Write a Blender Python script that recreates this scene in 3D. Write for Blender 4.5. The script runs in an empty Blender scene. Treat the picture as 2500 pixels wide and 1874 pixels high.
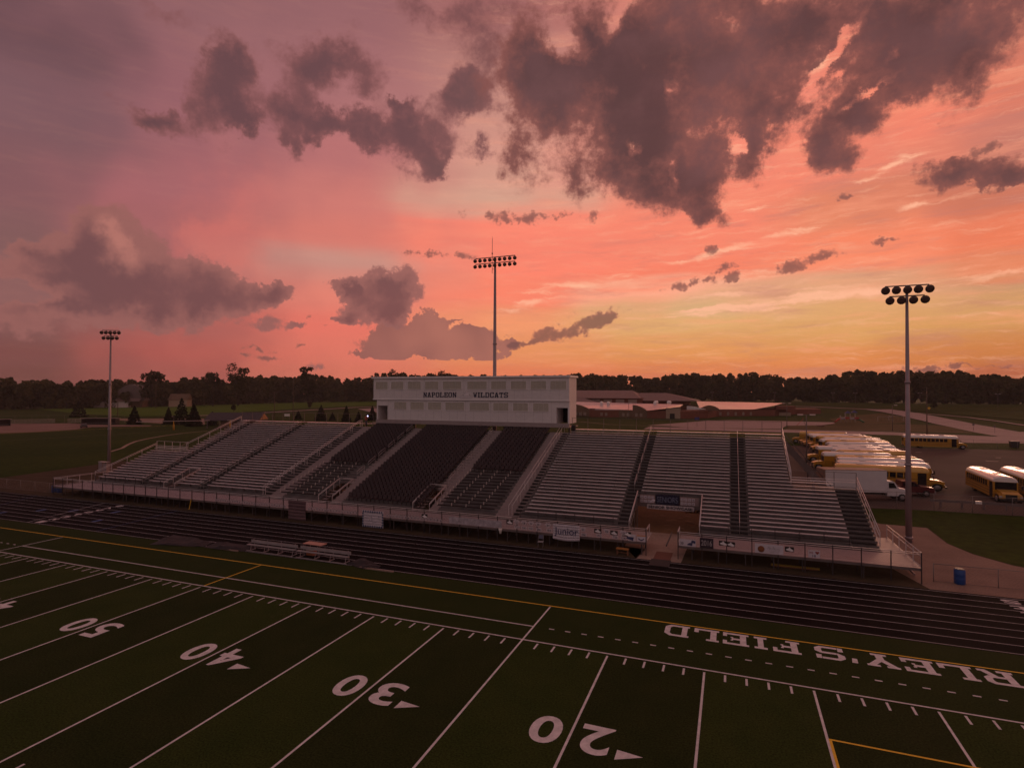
import bpy, bmesh, math, random
from mathutils import Vector, Matrix, Euler
SC=bpy.context.scene
R=math.radians
# ---------------------------------------------------------------- camera
cam=bpy.data.cameras.new('camera'); camo=bpy.data.objects.new('camera',cam); SC.collection.objects.link(camo)
cam.sensor_width=36.0; cam.lens=1393.24/2500*36.0; cam.clip_start=.3; cam.clip_end=6000
_y,_p,_r=-0.3664,0.0164,0.0031
_f=Vector((math.sin(_y)*math.cos(_p),math.cos(_y)*math.cos(_p),math.sin(_p)))
_rt=Vector((math.cos(_y),-math.sin(_y),0)); _up=_rt.cross(_f)
_r2=_rt*math.cos(_r)+_up*math.sin(_r); _u2=-_rt*math.sin(_r)+_up*math.cos(_r)
_m=Matrix((_r2,_u2,-_f)).transposed().to_4x4(); _m.translation=Vector((10.3507,-28.7176,13.0252))
camo.matrix_world=_m; SC.camera=camo
# ---------------------------------------------------------------- colour management and sampling
SC.view_settings.view_transform='Standard'; SC.view_settings.look='None'; SC.view_settings.exposure=0.0; SC.view_settings.gamma=1.0
SC.cycles.max_bounces=4; SC.cycles.diffuse_bounces=2; SC.cycles.glossy_bounces=2; SC.cycles.transmission_bounces=2; SC.cycles.transparent_max_bounces=8
SC.cycles.use_denoising=True; SC.cycles.use_adaptive_sampling=True; SC.cycles.adaptive_threshold=.02
try: SC.cycles.denoising_prefilter='ACCURATE'
except Exception: pass
def lin(c):
    o=[]
    for v in c[:3]:
        v=v/255.0; o.append(v/12.92 if v<=.04045 else ((v+.055)/1.055)**2.4)
    return (o[0],o[1],o[2],1.0)
# ---------------------------------------------------------------- sunset sky (world)
CL_A=[[-0.0663,0.5191,0.2092,0.1131,0.0,1.0],[-0.2338,0.507,0.1327,0.0938,0.0,0.8],[-0.1273,0.3982,0.0887,0.0781,0.0,0.9],[-0.0445,0.3459,0.0404,0.0517,0.0,0.8],[0.055,0.4277,0.0579,0.0622,0.3491,0.8],[-0.0336,0.2887,0.04,0.0178,0.3491,0.5],[-0.3435,0.5104,0.0818,0.0943,0.0,0.6],[-0.3472,0.3905,0.0531,0.0422,0.0,0.7],[-0.2598,0.3641,0.0323,0.0499,0.0,0.6],[-0.112,0.3274,0.0573,0.0356,0.1745,0.6],[-0.1938,0.3857,0.0594,0.0486,0.0,0.55],[-0.0046,0.3651,0.0393,0.0402,0.0,0.45],[0.2462,0.4722,0.1261,0.0616,-0.2618,1.0],[0.1886,0.4019,0.0768,0.0296,-0.2094,0.85],[0.3138,0.4257,0.0668,0.0452,-0.5236,0.8],[0.1984,0.5226,0.1638,0.0341,0.0,0.8],[0.1367,0.3883,0.0376,0.0185,-0.3491,0.35],[0.1302,0.3518,0.0237,0.027,0.0,0.75],[0.1642,0.3426,0.0213,0.0314,0.1745,0.7],[0.0427,0.3523,0.0258,0.0299,0.0,0.75],[0.0377,0.3923,0.0276,0.029,0.0,0.5],[0.2925,0.2987,0.0383,0.0222,0.0,0.95],[0.3532,0.288,0.0346,0.0212,-0.2618,0.95]]
CL_AN=[[-0.2743,0.5518,0.069,0.0329,0.3491,0.9],[-0.1859,0.5815,0.0436,0.0256,-0.8727,0.7],[0.1498,0.4802,0.0139,0.0678,0.733,1.0],[0.1619,0.4518,0.0214,0.0086,-0.5236,0.5],[0.2295,0.4659,0.007,0.0191,0.6981,0.5],[-0.0927,0.4765,0.019,0.0219,-0.5236,0.6],[-0.1622,0.4077,0.0274,0.017,0.1745,0.8],[0.0097,0.3832,0.0212,0.0164,0.3491,0.7],[-0.0854,0.3498,0.0094,0.0278,0.1745,0.5],[0.1976,0.4233,0.0584,0.0072,-0.384,0.6],[0.3611,0.3847,0.0205,0.0422,0.5236,0.6]]
CL_B=[[-0.8375,0.4287,0.065,0.0576,0.0,1.0],[-0.8151,0.478,0.0399,0.038,0.0,0.6],[-0.9328,0.3964,0.0379,0.0236,0.1745,0.75],[-0.8108,0.3933,0.0433,0.019,0.0873,0.6],[-0.6702,0.4869,0.0969,0.043,-0.0873,0.9],[-0.7171,0.4077,0.0685,0.0455,0.0,0.85],[-0.6431,0.4067,0.0529,0.0267,-0.2618,0.75],[-0.7203,0.3642,0.0216,0.0269,0.0,0.6],[-0.5424,0.4223,0.0911,0.0438,-0.1745,0.9],[-0.5103,0.3935,0.028,0.0208,0.0,0.5],[-0.4422,0.4804,0.061,0.0291,-0.1745,0.7],[-0.5565,0.4609,0.0197,0.0114,0.0,0.5],[-0.4296,0.4071,0.0407,0.0156,-0.3491,0.55],[-0.7077,0.5466,0.0946,0.0227,0.0,0.25],[-0.4956,0.5873,0.1129,0.0313,0.0,0.5],[-0.9228,0.5224,0.0769,0.0211,0.0,0.35],[-1.0105,0.4028,0.0576,0.0222,0.1745,0.35],[-0.3935,0.5351,0.0818,0.1009,0.0,0.55]]
CL_C=[[-1.0103,0.1938,0.0651,0.0561,0.0,0.9],[-0.9804,0.143,0.0744,0.0505,0.0,1.0],[-1.0653,0.1915,0.0426,0.0143,0.0873,0.6],[-1.0768,0.1656,0.0613,0.0233,0.0873,0.6],[-0.8759,0.1737,0.0591,0.039,0.0,0.6],[-0.8818,0.142,0.0879,0.0455,0.0,0.8],[-0.7948,0.1487,0.0721,0.0259,-0.2094,0.8],[-0.7608,0.1657,0.0371,0.0174,-0.1745,0.8],[-0.774,0.1052,0.0611,0.0198,0.0,0.55],[-0.9236,0.1163,0.0244,0.0284,0.0,0.6],[-0.8722,0.1147,0.0296,0.0334,0.0,0.7],[-1.0448,0.1141,0.0968,0.0149,-0.1396,0.6],[-1.0711,0.0901,0.1123,0.0329,0.0,0.5],[-0.7215,0.1084,0.025,0.0106,-0.5236,0.5],[-0.9618,0.2006,0.0631,0.0656,0.0,1.0],[-0.5565,0.1766,0.0392,0.0388,0.0,1.0],[-0.5955,0.1885,0.0347,0.023,0.5236,0.9],[-0.6374,0.1731,0.0378,0.0267,0.2618,0.85],[-0.6563,0.1778,0.0299,0.0114,0.1745,0.7],[-0.603,0.1477,0.0615,0.0387,-0.1745,1.0],[-0.6446,0.1249,0.0225,0.0108,-0.1745,0.7],[-0.5719,0.1332,0.0351,0.0196,0.0,0.7],[-0.703,0.05,0.0398,0.0172,0.0,0.5]]
CL_D=[[-0.5125,0.0831,0.1511,0.036,0.0,1.0],[-0.5947,0.0619,0.0655,0.0118,0.0,0.9],[-0.5561,0.1021,0.0588,0.0277,0.0,0.9],[-0.5048,0.1251,0.0439,0.0198,0.0,0.9],[-0.4283,0.1002,0.0526,0.0281,0.0,1.0],[-0.3755,0.0884,0.0284,0.0222,0.0,0.9],[-0.3815,0.0642,0.0162,0.0081,0.0,0.8],[-0.4808,0.1251,0.0401,0.0056,0.0,0.8],[-0.4403,0.0638,0.0808,0.0121,0.0,0.8],[-0.5124,0.0591,0.1311,0.0096,0.0,0.9],[-0.591,0.0856,0.0232,0.0157,0.0,0.6]]
CL_S=[[0.1036,0.1484,0.1681,0.0142,-0.0873,1.0],[-0.034,0.1397,0.0726,0.0098,-0.0698,0.9],[-0.0159,0.1614,0.061,0.0082,-0.0524,0.7],[0.2102,0.1484,0.0572,0.01,-0.0524,0.5],[0.3164,0.1518,0.0734,0.0068,-0.1396,0.6],[-0.2454,0.1873,0.1323,0.0117,-0.1047,0.7],[-0.3424,0.1567,0.0731,0.0119,-0.2094,0.7],[0.2256,0.3216,0.0618,0.0074,-0.3142,0.9],[0.2446,0.2653,0.0246,0.005,-0.2443,0.9],[0.0711,0.2465,0.1103,0.0091,-0.2094,0.7],[-0.0229,0.2302,0.0541,0.0058,-0.1745,0.8],[0.0196,0.1905,0.1152,0.0109,-0.0524,0.6],[-0.0894,0.2179,0.0452,0.0052,0.0873,0.7],[0.0408,0.2916,0.0516,0.0062,-0.3142,0.6],[0.1277,0.4709,0.0127,0.026,0.6109,0.6],[-0.1622,0.4094,0.0196,0.0102,0.1745,0.8],[0.0062,0.3837,0.0213,0.0132,0.3491,0.5]]
CL_L=[[-0.9633,0.2085,0.0529,0.0485,0.5236,1.0],[-0.976,0.2275,0.0329,0.0191,0.4363,0.5],[-0.4202,0.1043,0.0243,0.0121,0.0,0.35]]
CL_E=[[0.3275,0.3183,0.0181,0.0091,0.0,0.8],[0.1294,0.2108,0.0283,0.0089,-0.0873,0.9],[0.0907,0.1955,0.018,0.0078,0.0,0.7],[-0.0522,0.187,0.0478,0.0105,-0.2094,0.85],[-0.0015,0.189,0.0142,0.0059,-0.2618,0.8],[-0.005,0.2069,0.0249,0.0059,-0.0873,0.7],[-0.0302,0.23,0.0145,0.0088,0.0,0.6],[-0.2574,0.1171,0.0803,0.0168,-0.2618,0.95],[-0.2095,0.1296,0.0278,0.0103,-0.2094,0.8],[-0.3625,0.0865,0.0223,0.0097,0.0,0.85],[-0.328,0.0893,0.0243,0.0044,0.0,0.6],[0.2141,0.2219,0.0137,0.0046,0.0,0.7],[0.1624,0.2934,0.0198,0.0045,-0.0524,0.6],[-0.2675,0.1379,0.0193,0.0048,-0.0524,0.6],[0.3031,0.0396,0.1247,0.0041,-0.0175,0.6],[-0.7037,0.1281,0.0072,0.006,0.0,0.5],[-0.678,0.1094,0.0147,0.0038,0.0,0.6],[-0.7906,0.0665,0.0442,0.0039,0.0,0.6],[-0.7666,0.0539,0.041,0.004,0.0,0.6],[-0.7248,0.075,0.0178,0.0038,0.0,0.5],[-0.5208,0.1425,0.0087,0.0032,0.0,0.5],[-0.3983,0.304,0.057,0.0179,0.0,0.5],[-0.307,0.3009,0.1381,0.0134,-0.0175,0.5],[-0.5094,0.2339,0.1356,0.0077,0.0,0.5]]
CL_P=[[-0.8319,0.22,0.1073,0.066,-0.2618,1.0],[-0.8196,0.2969,0.1088,0.0673,-0.2618,0.7],[-0.8642,0.2436,0.0944,0.0406,0.0,0.4]]
SKY_COLS=[[-1.0995,[[0.0186,115,68,62],[0.0518,125,74,70],[0.0879,126,82,80],[0.1238,138,92,90],[0.1946,128,88,88],[0.2636,130,86,90],[0.3731,124,86,92],[0.4742,106,74,80]]],[-0.9064,[[0.0222,165,85,75],[0.0605,172,86,78],[0.1021,165,90,84],[0.1977,164,96,96],[0.2509,164,96,98],[0.3028,166,98,102],[0.4254,148,94,100],[0.5361,142,94,98]]],[-0.6564,[[0.0257,218,115,92],[0.0684,225,115,95],[0.1148,228,112,95],[0.1608,225,125,107],[0.221,200,140,126],[0.258,212,118,105],[0.3157,205,118,109],[0.385,184,110,109],[0.4697,168,108,109],[0.5874,150,98,101]]],[-0.3669,[[0.0278,232,120,80],[0.0723,235,145,89],[0.1207,242,150,102],[0.1685,250,128,98],[0.2312,252,128,102],[0.2923,250,130,105],[0.3294,212,158,136],[0.387,215,150,132],[0.4882,195,135,122],[0.6084,160,100,98]]],[-0.0752,[[0.0275,222,120,80],[0.0391,228,130,75],[0.0702,228,148,83],[0.1165,226,170,108],[0.1472,218,170,120],[0.1738,252,170,136],[0.2002,248,125,94],[0.2375,248,130,102],[0.303,246,130,102],[0.4066,245,140,118],[0.5889,230,135,113]]],[0.1747,[[0.0324,222,130,85],[0.0497,226,135,73],[0.0914,222,160,94],[0.1258,224,165,107],[0.1464,236,165,122],[0.1669,222,158,120],[0.1939,246,140,105],[0.2274,250,132,94],[0.2735,228,130,96],[0.3373,245,130,102],[0.4282,245,130,102],[0.5388,225,125,103]]],[0.3662,[[0.0318,185,100,66],[0.0559,205,125,64],[0.092,212,150,88],[0.1279,208,152,100],[0.1517,200,146,107],[0.1753,225,130,92],[0.2104,235,120,83],[0.2564,205,115,89],[0.3234,200,120,102],[0.3772,220,120,94],[0.4783,190,110,92]]]]

W=bpy.data.worlds.new('World'); SC.world=W; W.use_nodes=True
NT=W.node_tree; NT.nodes.clear(); LK=NT.links.new
def nd(t,**kw):
    n=NT.nodes.new(t)
    for k,v in kw.items(): setattr(n,k,v)
    return n
def sk(s,v):
    if hasattr(v,'default_value') or hasattr(v,'is_linked'): LK(v,s)
    else: s.default_value=v
def ma(op,a,b=None,c=None,cl=False):
    n=nd('ShaderNodeMath',operation=op); n.use_clamp=cl; sk(n.inputs[0],a)
    if b is not None: sk(n.inputs[1],b)
    if c is not None: sk(n.inputs[2],c)
    return n.outputs[0]
def mr(v,a,b,c=0.0,d=1.0,sm=True):
    n=nd('ShaderNodeMapRange'); n.interpolation_type='SMOOTHSTEP' if sm else 'LINEAR'
    sk(n.inputs[0],v); n.inputs[1].default_value=a; n.inputs[2].default_value=b; n.inputs[3].default_value=c; n.inputs[4].default_value=d
    return n.outputs[0]
def mixc(f,a,b):
    n=nd('ShaderNodeMix'); n.data_type='RGBA'; sk(n.inputs[0],f); sk(n.inputs[6],a); sk(n.inputs[7],b); return n.outputs[2]
def noise(vec,scale,detail=3.0,rough=.55,col=False,dist=0.0):
    n=nd('ShaderNodeTexNoise'); LK(vec,n.inputs['Vector']); n.inputs['Scale'].default_value=scale; n.inputs['Detail'].default_value=detail; n.inputs['Roughness'].default_value=rough; n.inputs['Distortion'].default_value=dist
    return n.outputs['Color'] if col else n.outputs[0]
tc=nd('ShaderNodeTexCoord'); D=tc.outputs['Generated']
sp=nd('ShaderNodeSeparateXYZ'); LK(D,sp.inputs[0])
az=ma('ARCTAN2',sp.outputs[0],sp.outputs[1]); el=ma('ARCSINE',sp.outputs[2])
cb=nd('ShaderNodeCombineXYZ'); LK(az,cb.inputs[0]); LK(el,cb.inputs[1]); AE=cb.outputs[0]
# slow domain warp for cloud outlines
def vm(op,a,b=None,s=None):
    n=nd('ShaderNodeVectorMath',operation=op); sk(n.inputs[0],a)
    if b is not None: sk(n.inputs[1],b)
    if s is not None: n.inputs[3].default_value=s
    return n.outputs[0]
n1=noise(D,5.0,2.0,.5,True); n2=noise(D,15.0,6.0,.68,True)
w1=vm('SCALE',vm('SUBTRACT',n1,(.5,.5,.5)),None,.13); w2=vm('SCALE',vm('SUBTRACT',n2,(.5,.5,.5)),None,.12)
WP=vm('ADD',vm('ADD',AE,w1),w2)
WPs=vm('ADD',AE,w2)
# streak coordinates: long in azimuth, thin in elevation, rising to the right
ms=nd('ShaderNodeMapping'); ms.inputs['Rotation'].default_value=(0,0,-.12); ms.inputs['Scale'].default_value=(2.6,22.0,1); LK(AE,ms.inputs[0])
ST=noise(ms.outputs[0],1.0,3.0,.55)
wh0=vm('ADD',AE,vm('SCALE',vm('SUBTRACT',n2,(.5,.5,.5)),None,.03))
ms2=nd('ShaderNodeMapping'); ms2.inputs['Rotation'].default_value=(0,0,-.16); ms2.inputs['Scale'].default_value=(7.0,48.0,1); LK(AE,ms2.inputs[0])
ST2=noise(ms2.outputs[0],1.0,4.0,.62)
FINE=noise(D,13.0,6.0,.66); BIG=noise(D,7.0,2.0,.55)
ea=mr(az,-.75,-.1,.035,.11)
elp=ma('ADD',el,ma('MULTIPLY',ma('MULTIPLY',ma('SUBTRACT',ST,.5),ea),mr(el,.02,.2,.15,1.0)))
azp=ma('ADD',az,ma('MULTIPLY',ma('SUBTRACT',BIG,.5),.35))
ef=ma('DIVIDE',elp,1.5708)
def ramp(f,stops):
    n=nd('ShaderNodeValToRGB'); sk(n.inputs[0],f); r=n.color_ramp; r.interpolation='EASE'
    stops=sorted(stops)
    while len(r.elements)<len(stops): r.elements.new(.5)
    for e,(p,c) in zip(r.elements,stops): e.position=p; e.color=lin(c)
    return n.outputs[0]
ZEN=(110,96,98)
def colstops(l): return [(e/1.5708,(r,g,b)) for e,r,g,b in l]+[(.95/1.5708,tuple((ZEN[i]+l[-1][1+i])//2 for i in range(3))),(1.3/1.5708,ZEN)]
BACK=((126,110,108),(140,124,124),(124,110,112))
cols=[(-3.1416,[(0,BACK[0]),(.15,BACK[1]),(.45,BACK[2]),(.85,ZEN)]),(-1.75,[(0,(120,75,75)),(.15,BACK[1]),(.45,BACK[2]),(.85,ZEN)])]
cols+=[(a,colstops(l)) for a,l in SKY_COLS]
cols+=[(.95,[(0,(205,110,65)),(.1,(215,130,90)),(.25,(200,110,95)),(.5,(130,85,90)),(.85,ZEN)]),(1.7,[(0,(135,85,80)),(.15,BACK[1]),(.45,BACK[2]),(.85,ZEN)]),(3.1416,[(0,BACK[0]),(.15,BACK[1]),(.45,BACK[2]),(.85,ZEN)])]
c=ramp(ef,cols[0][1]); pa=cols[0][0]
for a,s in cols[1:]:
    c=mixc(mr(azp,pa,a),c,ramp(ef,s)); pa=a
base=c
def field(blobs,vec,gk=1.0):
    acc=None
    for a,e,sx,se,rot,w in blobs:
        if w<=0: continue
        m=nd('ShaderNodeMapping'); m.vector_type='TEXTURE'; m.inputs['Location'].default_value=(a,e,0); m.inputs['Rotation'].default_value=(0,0,-rot); m.inputs['Scale'].default_value=(sx*gk,se*gk,1); LK(vec,m.inputs[0])
        g=nd('ShaderNodeTexGradient'); g.gradient_type='SPHERICAL'; LK(m.outputs[0],g.inputs[0])
        acc=ma('MULTIPLY',g.outputs['Fac'],w) if acc is None else ma('MULTIPLY_ADD',g.outputs['Fac'],w,acc)
    return acc
fz=ma('MULTIPLY',ma('SUBTRACT',FINE,.5),1.35)
ms3=nd('ShaderNodeMapping'); ms3.inputs['Rotation'].default_value=(0,0,-.10); ms3.inputs['Scale'].default_value=(12.0,120.0,1); LK(wh0,ms3.inputs[0]); ST3=noise(ms3.outputs[0],1.0,5.0,.66)
def flat(vec):
    s=nd('ShaderNodeSeparateXYZ'); LK(vec,s.inputs[0]); q=nd('ShaderNodeCombineXYZ'); LK(s.outputs[0],q.inputs[0]); LK(s.outputs[1],q.inputs[1]); return q.outputs[0]
WPf=flat(WP); WPsf=flat(WPs)
wh=flat(vm('ADD',AE,vm('SCALE',vm('SUBTRACT',n2,(.5,.5,.5)),None,.085)))
# faint darker and lighter bands in the high veil
rt=mr(az,-.70,.05,.06,1.0)
c=mixc(ma('MULTIPLY',mr(ST2,.50,.72,0,.40),rt),c,lin((255,160,124)))
c=mixc(ma('MULTIPLY',mr(ST3,.50,.70,0,.30),rt),c,lin((255,184,148)))
c=mixc(ma('MULTIPLY',mr(ST2,.28,.50,.38,0),rt),c,lin((186,118,108)))
c=mixc(mr(ST,.35,.62,.07,0),c,lin((150,100,102)))
fs=ma('ADD',field(CL_S,flat(wh0),1.2),ma('MULTIPLY',ma('SUBTRACT',ST3,.52),2.2))
c=mixc(ma('MULTIPLY',mr(fs,.12,.95,0,.8),mr(field(CL_S,flat(wh0),1.5),.02,.3)),c,lin((255,184,148)))
c=mixc(mr(field(CL_P,WPf),.0,1.1,0,.42),c,lin((230,116,100)))
def nz(f,k,a=.0,b=.16): return ma('ADD',f,ma('MULTIPLY',ma('MULTIPLY',fz,k),mr(f,a,b)))
def nz2(f,n_): return ma('ADD',f,ma('MULTIPLY',n_,mr(f,.0,.1)))
fd=ma('MULTIPLY',nz(field(CL_D,wh,.98),.45),mr(el,.0555,.0585))
c=mixc(mr(fd,.16,.30,0,.95),c,mixc(mr(BIG,.35,.65),lin((140,88,82)),lin((168,104,92))))
fc=nz(field(CL_C,wh,1.20),.8)
fl=field(CL_L,wh)
ccol=mixc(mr(fc,.3,1.15),lin((150,95,90)),lin((112,73,75)))
ccol=mixc(mr(nz(fl,1.2,.0,.3),.08,1.15,0,.85),ccol,lin((186,118,106)))
c=mixc(mr(fc,.2,.40,0,.93),c,ccol)
fb=nz(field(CL_B,WPf,1.22),1.0)
c=mixc(mr(fb,.08,.55,0,.9),c,mixc(mr(fb,.25,.9),lin((130,80,80)),lin((96,65,69))))
fe=nz(field(CL_E,flat(vm('ADD',AE,vm('SCALE',vm('SUBTRACT',n2,(.5,.5,.5)),None,.05))),1.4),1.5,.0,.07)
FN2=ma('MULTIPLY',ma('SUBTRACT',noise(D,55.0,3.0,.6),.5),1.5)
fe=nz2(fe,FN2)
c=mixc(mr(fe,.24,.58,0,.8),c,mixc(mr(fe,.3,.8),lin((160,96,84)),lin((116,76,74))))
fa=nz(ma('SUBTRACT',field(CL_A,wh,1.30),ma('MULTIPLY',field(CL_AN,wh),1.0)),1.7,.0,.3)
acol=mixc(mr(fa,.25,1.0),lin((136,80,74)),mixc(mr(ma('ADD',BIG,ma('MULTIPLY',fz,.35)),.35,.68),lin((80,54,57)),lin((104,69,71))))
c=mixc(mr(fa,.05,.52,0,.96),c,acol)
sky=nd('ShaderNodeTexSky'); sky.sky_type='NISHITA'; sky.sun_disc=False; sky.sun_elevation=R(1.5); sky.sun_rotation=R(18); sky.dust_density=4.0; sky.air_density=1.5
hs=nd('ShaderNodeHueSaturation'); hs.inputs['Saturation'].default_value=.98; LK(c,hs.inputs['Color']); c=hs.outputs[0]
bg=nd('ShaderNodeBackground'); LK(c,bg.inputs[0]); bg.inputs[1].default_value=1.03
bg2=nd('ShaderNodeBackground'); LK(sky.outputs[0],bg2.inputs[0]); bg2.inputs[1].default_value=.004
ad=nd('ShaderNodeAddShader'); LK(bg.outputs[0],ad.inputs[0]); LK(bg2.outputs[0],ad.inputs[1])
out=nd('ShaderNodeOutputWorld'); LK(ad.outputs[0],out.inputs[0])
W.cycles.sampling_method='MANUAL'; W.cycles.sample_map_resolution=256
# ---------------------------------------------------------------- sun, veiled just over the horizon beyond the woods
sl=bpy.data.lights.new('sun','SUN'); slo=bpy.data.objects.new('sun',sl); SC.collection.objects.link(slo)
sl.energy=.5; sl.angle=R(14); sl.color=(1.0,.55,.36)
slo.rotation_euler=Vector((-math.sin(R(18))*math.cos(R(4)),-math.cos(R(18))*math.cos(R(4)),-math.sin(R(4)))).to_track_quat('-Z','Y').to_euler()

# ---------------------------------------------------------------- helpers
COL=SC.collection
rnd=random.Random(7)
MATS={}
def mat(name,col,rough=.7,metal=0.0,var=0.0,scale=4.0,bump=0.0,bscale=30.0,spec=.5,emit=None,coat=0.0):
    if name in MATS: return MATS[name]
    m=bpy.data.materials.new(name); m.use_nodes=True; nt=m.node_tree; b=nt.nodes['Principled BSDF']
    b.inputs['Roughness'].default_value=rough; b.inputs['Metallic'].default_value=metal; b.inputs['Specular IOR Level'].default_value=spec
    b.inputs['Coat Weight'].default_value=coat
    c=(col[0],col[1],col[2],1)
    t=nt.nodes.new('ShaderNodeTexCoord')
    if var>0:
        n=nt.nodes.new('ShaderNodeTexNoise'); n.inputs['Scale'].default_value=scale; n.inputs['Detail'].default_value=5; n.inputs['Roughness'].default_value=.6
        nt.links.new(t.outputs['Object'],n.inputs['Vector'])
        r=nt.nodes.new('ShaderNodeMapRange'); r.inputs[1].default_value=.28; r.inputs[2].default_value=.72; r.inputs[3].default_value=1-var; r.inputs[4].default_value=1+var
        nt.links.new(n.outputs[0],r.inputs[0])
        v=nt.nodes.new('ShaderNodeVectorMath'); v.operation='SCALE'; v.inputs[0].default_value=c[:3]; nt.links.new(r.outputs[0],v.inputs[3]); nt.links.new(v.outputs[0],b.inputs['Base Color'])
    else: b.inputs['Base Color'].default_value=c
    if bump>0:
        n2=nt.nodes.new('ShaderNodeTexNoise'); n2.inputs['Scale'].default_value=bscale; n2.inputs['Detail'].default_value=3
        nt.links.new(t.outputs['Object'],n2.inputs['Vector'])
        bp=nt.nodes.new('ShaderNodeBump'); bp.inputs['Strength'].default_value=bump; bp.inputs['Distance'].default_value=.05
        nt.links.new(n2.outputs[0],bp.inputs['Height']); nt.links.new(bp.outputs[0],b.inputs['Normal'])
    if emit:
        b.inputs['Emission Color'].default_value=(emit[0],emit[1],emit[2],1); b.inputs['Emission Strength'].default_value=emit[3]
    MATS[name]=m; return m
class MB:
    def __init__(s): s.v=[]; s.f=[]; s.m=[]; s.sm=[]; s.cm=0
    def face(s,pts,m=None,smooth=False):
        i=len(s.v); s.v+=[tuple(p) for p in pts]; s.f.append(tuple(range(i,i+len(pts)))); s.m.append(s.cm if m is None else m); s.sm.append(smooth)
    def box(s,x0,y0,z0,x1,y1,z1,m=None):
        i=len(s.v); s.v+=[(x0,y0,z0),(x1,y0,z0),(x1,y1,z0),(x0,y1,z0),(x0,y0,z1),(x1,y0,z1),(x1,y1,z1),(x0,y1,z1)]
        for f in ((3,2,1,0),(4,5,6,7),(0,1,5,4),(1,2,6,5),(2,3,7,6),(3,0,4,7)): s.f.append(tuple(i+k for k in f)); s.m.append(s.cm if m is None else m); s.sm.append(False)
        return s
    def bar(s,a,b,w,h=None,m=None):
        h=w if h is None else h; a=Vector(a); b=Vector(b); d=(b-a)
        if d.length<1e-6: return s
        d.normalize(); u=Vector((0,0,1)) if abs(d.z)<.95 else Vector((0,1,0)); r=d.cross(u).normalized(); u=r.cross(d).normalized()
        i=len(s.v)
        for p in (a,b):
            for q in ((-1,-1),(1,-1),(1,1),(-1,1)): s.v.append(tuple(p+r*(q[0]*w/2)+u*(q[1]*h/2)))
        for f in ((0,1,2,3),(7,6,5,4),(0,4,5,1),(1,5,6,2),(2,6,7,3),(3,7,4,0)): s.f.append(tuple(i+k for k in f)); s.m.append(s.cm if m is None else m); s.sm.append(False)
        return s
    def tube(s,pts,r,n=8,m=None,cap=True):
        pts=[Vector(p) for p in pts]; rs=r if isinstance(r,(list,tuple)) else [r]*len(pts); i0=len(s.v)
        for k,p in enumerate(pts):
            d=(pts[min(k+1,len(pts)-1)]-pts[max(k-1,0)]).normalized(); u=Vector((0,0,1)) if abs(d.z)<.9 else Vector((0,1,0)); a=d.cross(u).normalized(); b=a.cross(d)
            for j in range(n):
                t=2*math.pi*j/n; s.v.append(tuple(p+a*(rs[k]*math.cos(t))+b*(rs[k]*math.sin(t))))
        for k in range(len(pts)-1):
            for j in range(n):
                s.f.append((i0+k*n+j,i0+k*n+(j+1)%n,i0+(k+1)*n+(j+1)%n,i0+(k+1)*n+j)); s.m.append(s.cm if m is None else m); s.sm.append(True)
        if cap:
            s.f.append(tuple(i0+j for j in range(n-1,-1,-1))); s.m.append(s.cm if m is None else m); s.sm.append(False)
            e=i0+(len(pts)-1)*n; s.f.append(tuple(e+j for j in range(n))); s.m.append(s.cm if m is None else m); s.sm.append(False)
        return s
    def prism(s,poly,a0,a1,axis='x',m=None):
        # poly in the other two axes, extruded along axis
        def P(u,v,w): return {'x':(w,u,v),'y':(u,w,v),'z':(u,v,w)}[axis]
        n=len(poly); i=len(s.v)
        s.v+=[P(u,v,a0) for u,v in poly]+[P(u,v,a1) for u,v in poly]
        mm=s.cm if m is None else m
        s.f.append(tuple(range(i+n-1,i-1,-1))); s.m.append(mm); s.sm.append(False)
        s.f.append(tuple(range(i+n,i+2*n))); s.m.append(mm); s.sm.append(False)
        for k in range(n):
            s.f.append((i+k,i+(k+1)%n,i+n+(k+1)%n,i+n+k)); s.m.append(mm); s.sm.append(False)
        return s
    def lathe(s,prof,c=(0,0,0),n=16,m=None):
        i0=len(s.v)
        for r,z in prof:
            for j in range(n):
                t=2*math.pi*j/n; s.v.append((c[0]+r*math.cos(t),c[1]+r*math.sin(t),c[2]+z))
        for k in range(len(prof)-1):
            for j in range(n):
                s.f.append((i0+k*n+j,i0+k*n+(j+1)%n,i0+(k+1)*n+(j+1)%n,i0+(k+1)*n+j)); s.m.append(s.cm if m is None else m); s.sm.append(True)
        e=i0+(len(prof)-1)*n; s.f.append(tuple(e+j for j in range(n))); s.m.append(s.cm if m is None else m); s.sm.append(False)
        s.f.append(tuple(i0+j for j in range(n-1,-1,-1))); s.m.append(s.cm if m is None else m); s.sm.append(False)
        return s
    def xf(s,M,start=0):
        for k in range(start,len(s.v)): s.v[k]=tuple(M@Vector(s.v[k]))
        return s
    def build(s,name,mats,parent=None,loc=(0,0,0),rotz=0,recalc=True):
        me=bpy.data.meshes.new(name); me.from_pydata(s.v,[],s.f)
        if not isinstance(mats,(list,tuple)): mats=[mats]
        for m in mats: me.materials.append(m)
        if len(mats)>1: me.polygons.foreach_set('material_index',s.m)
        if any(s.sm): me.polygons.foreach_set('use_smooth',s.sm)
        if recalc and len(s.f)<20000:
            b=bmesh.new(); b.from_mesh(me); bmesh.ops.recalc_face_normals(b,faces=b.faces); b.to_mesh(me); b.free()
        me.update(); o=bpy.data.objects.new(name,me); COL.objects.link(o); o.location=loc; o.rotation_euler=(0,0,rotz)
        if parent is not None: o.parent=parent
        return o
def tag(o,label=None,cat=None,group=None,kind=None):
    if label: o['label']=label
    if cat: o['category']=cat
    if group: o['group']=group
    if kind: o['kind']=kind
    return o
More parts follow.
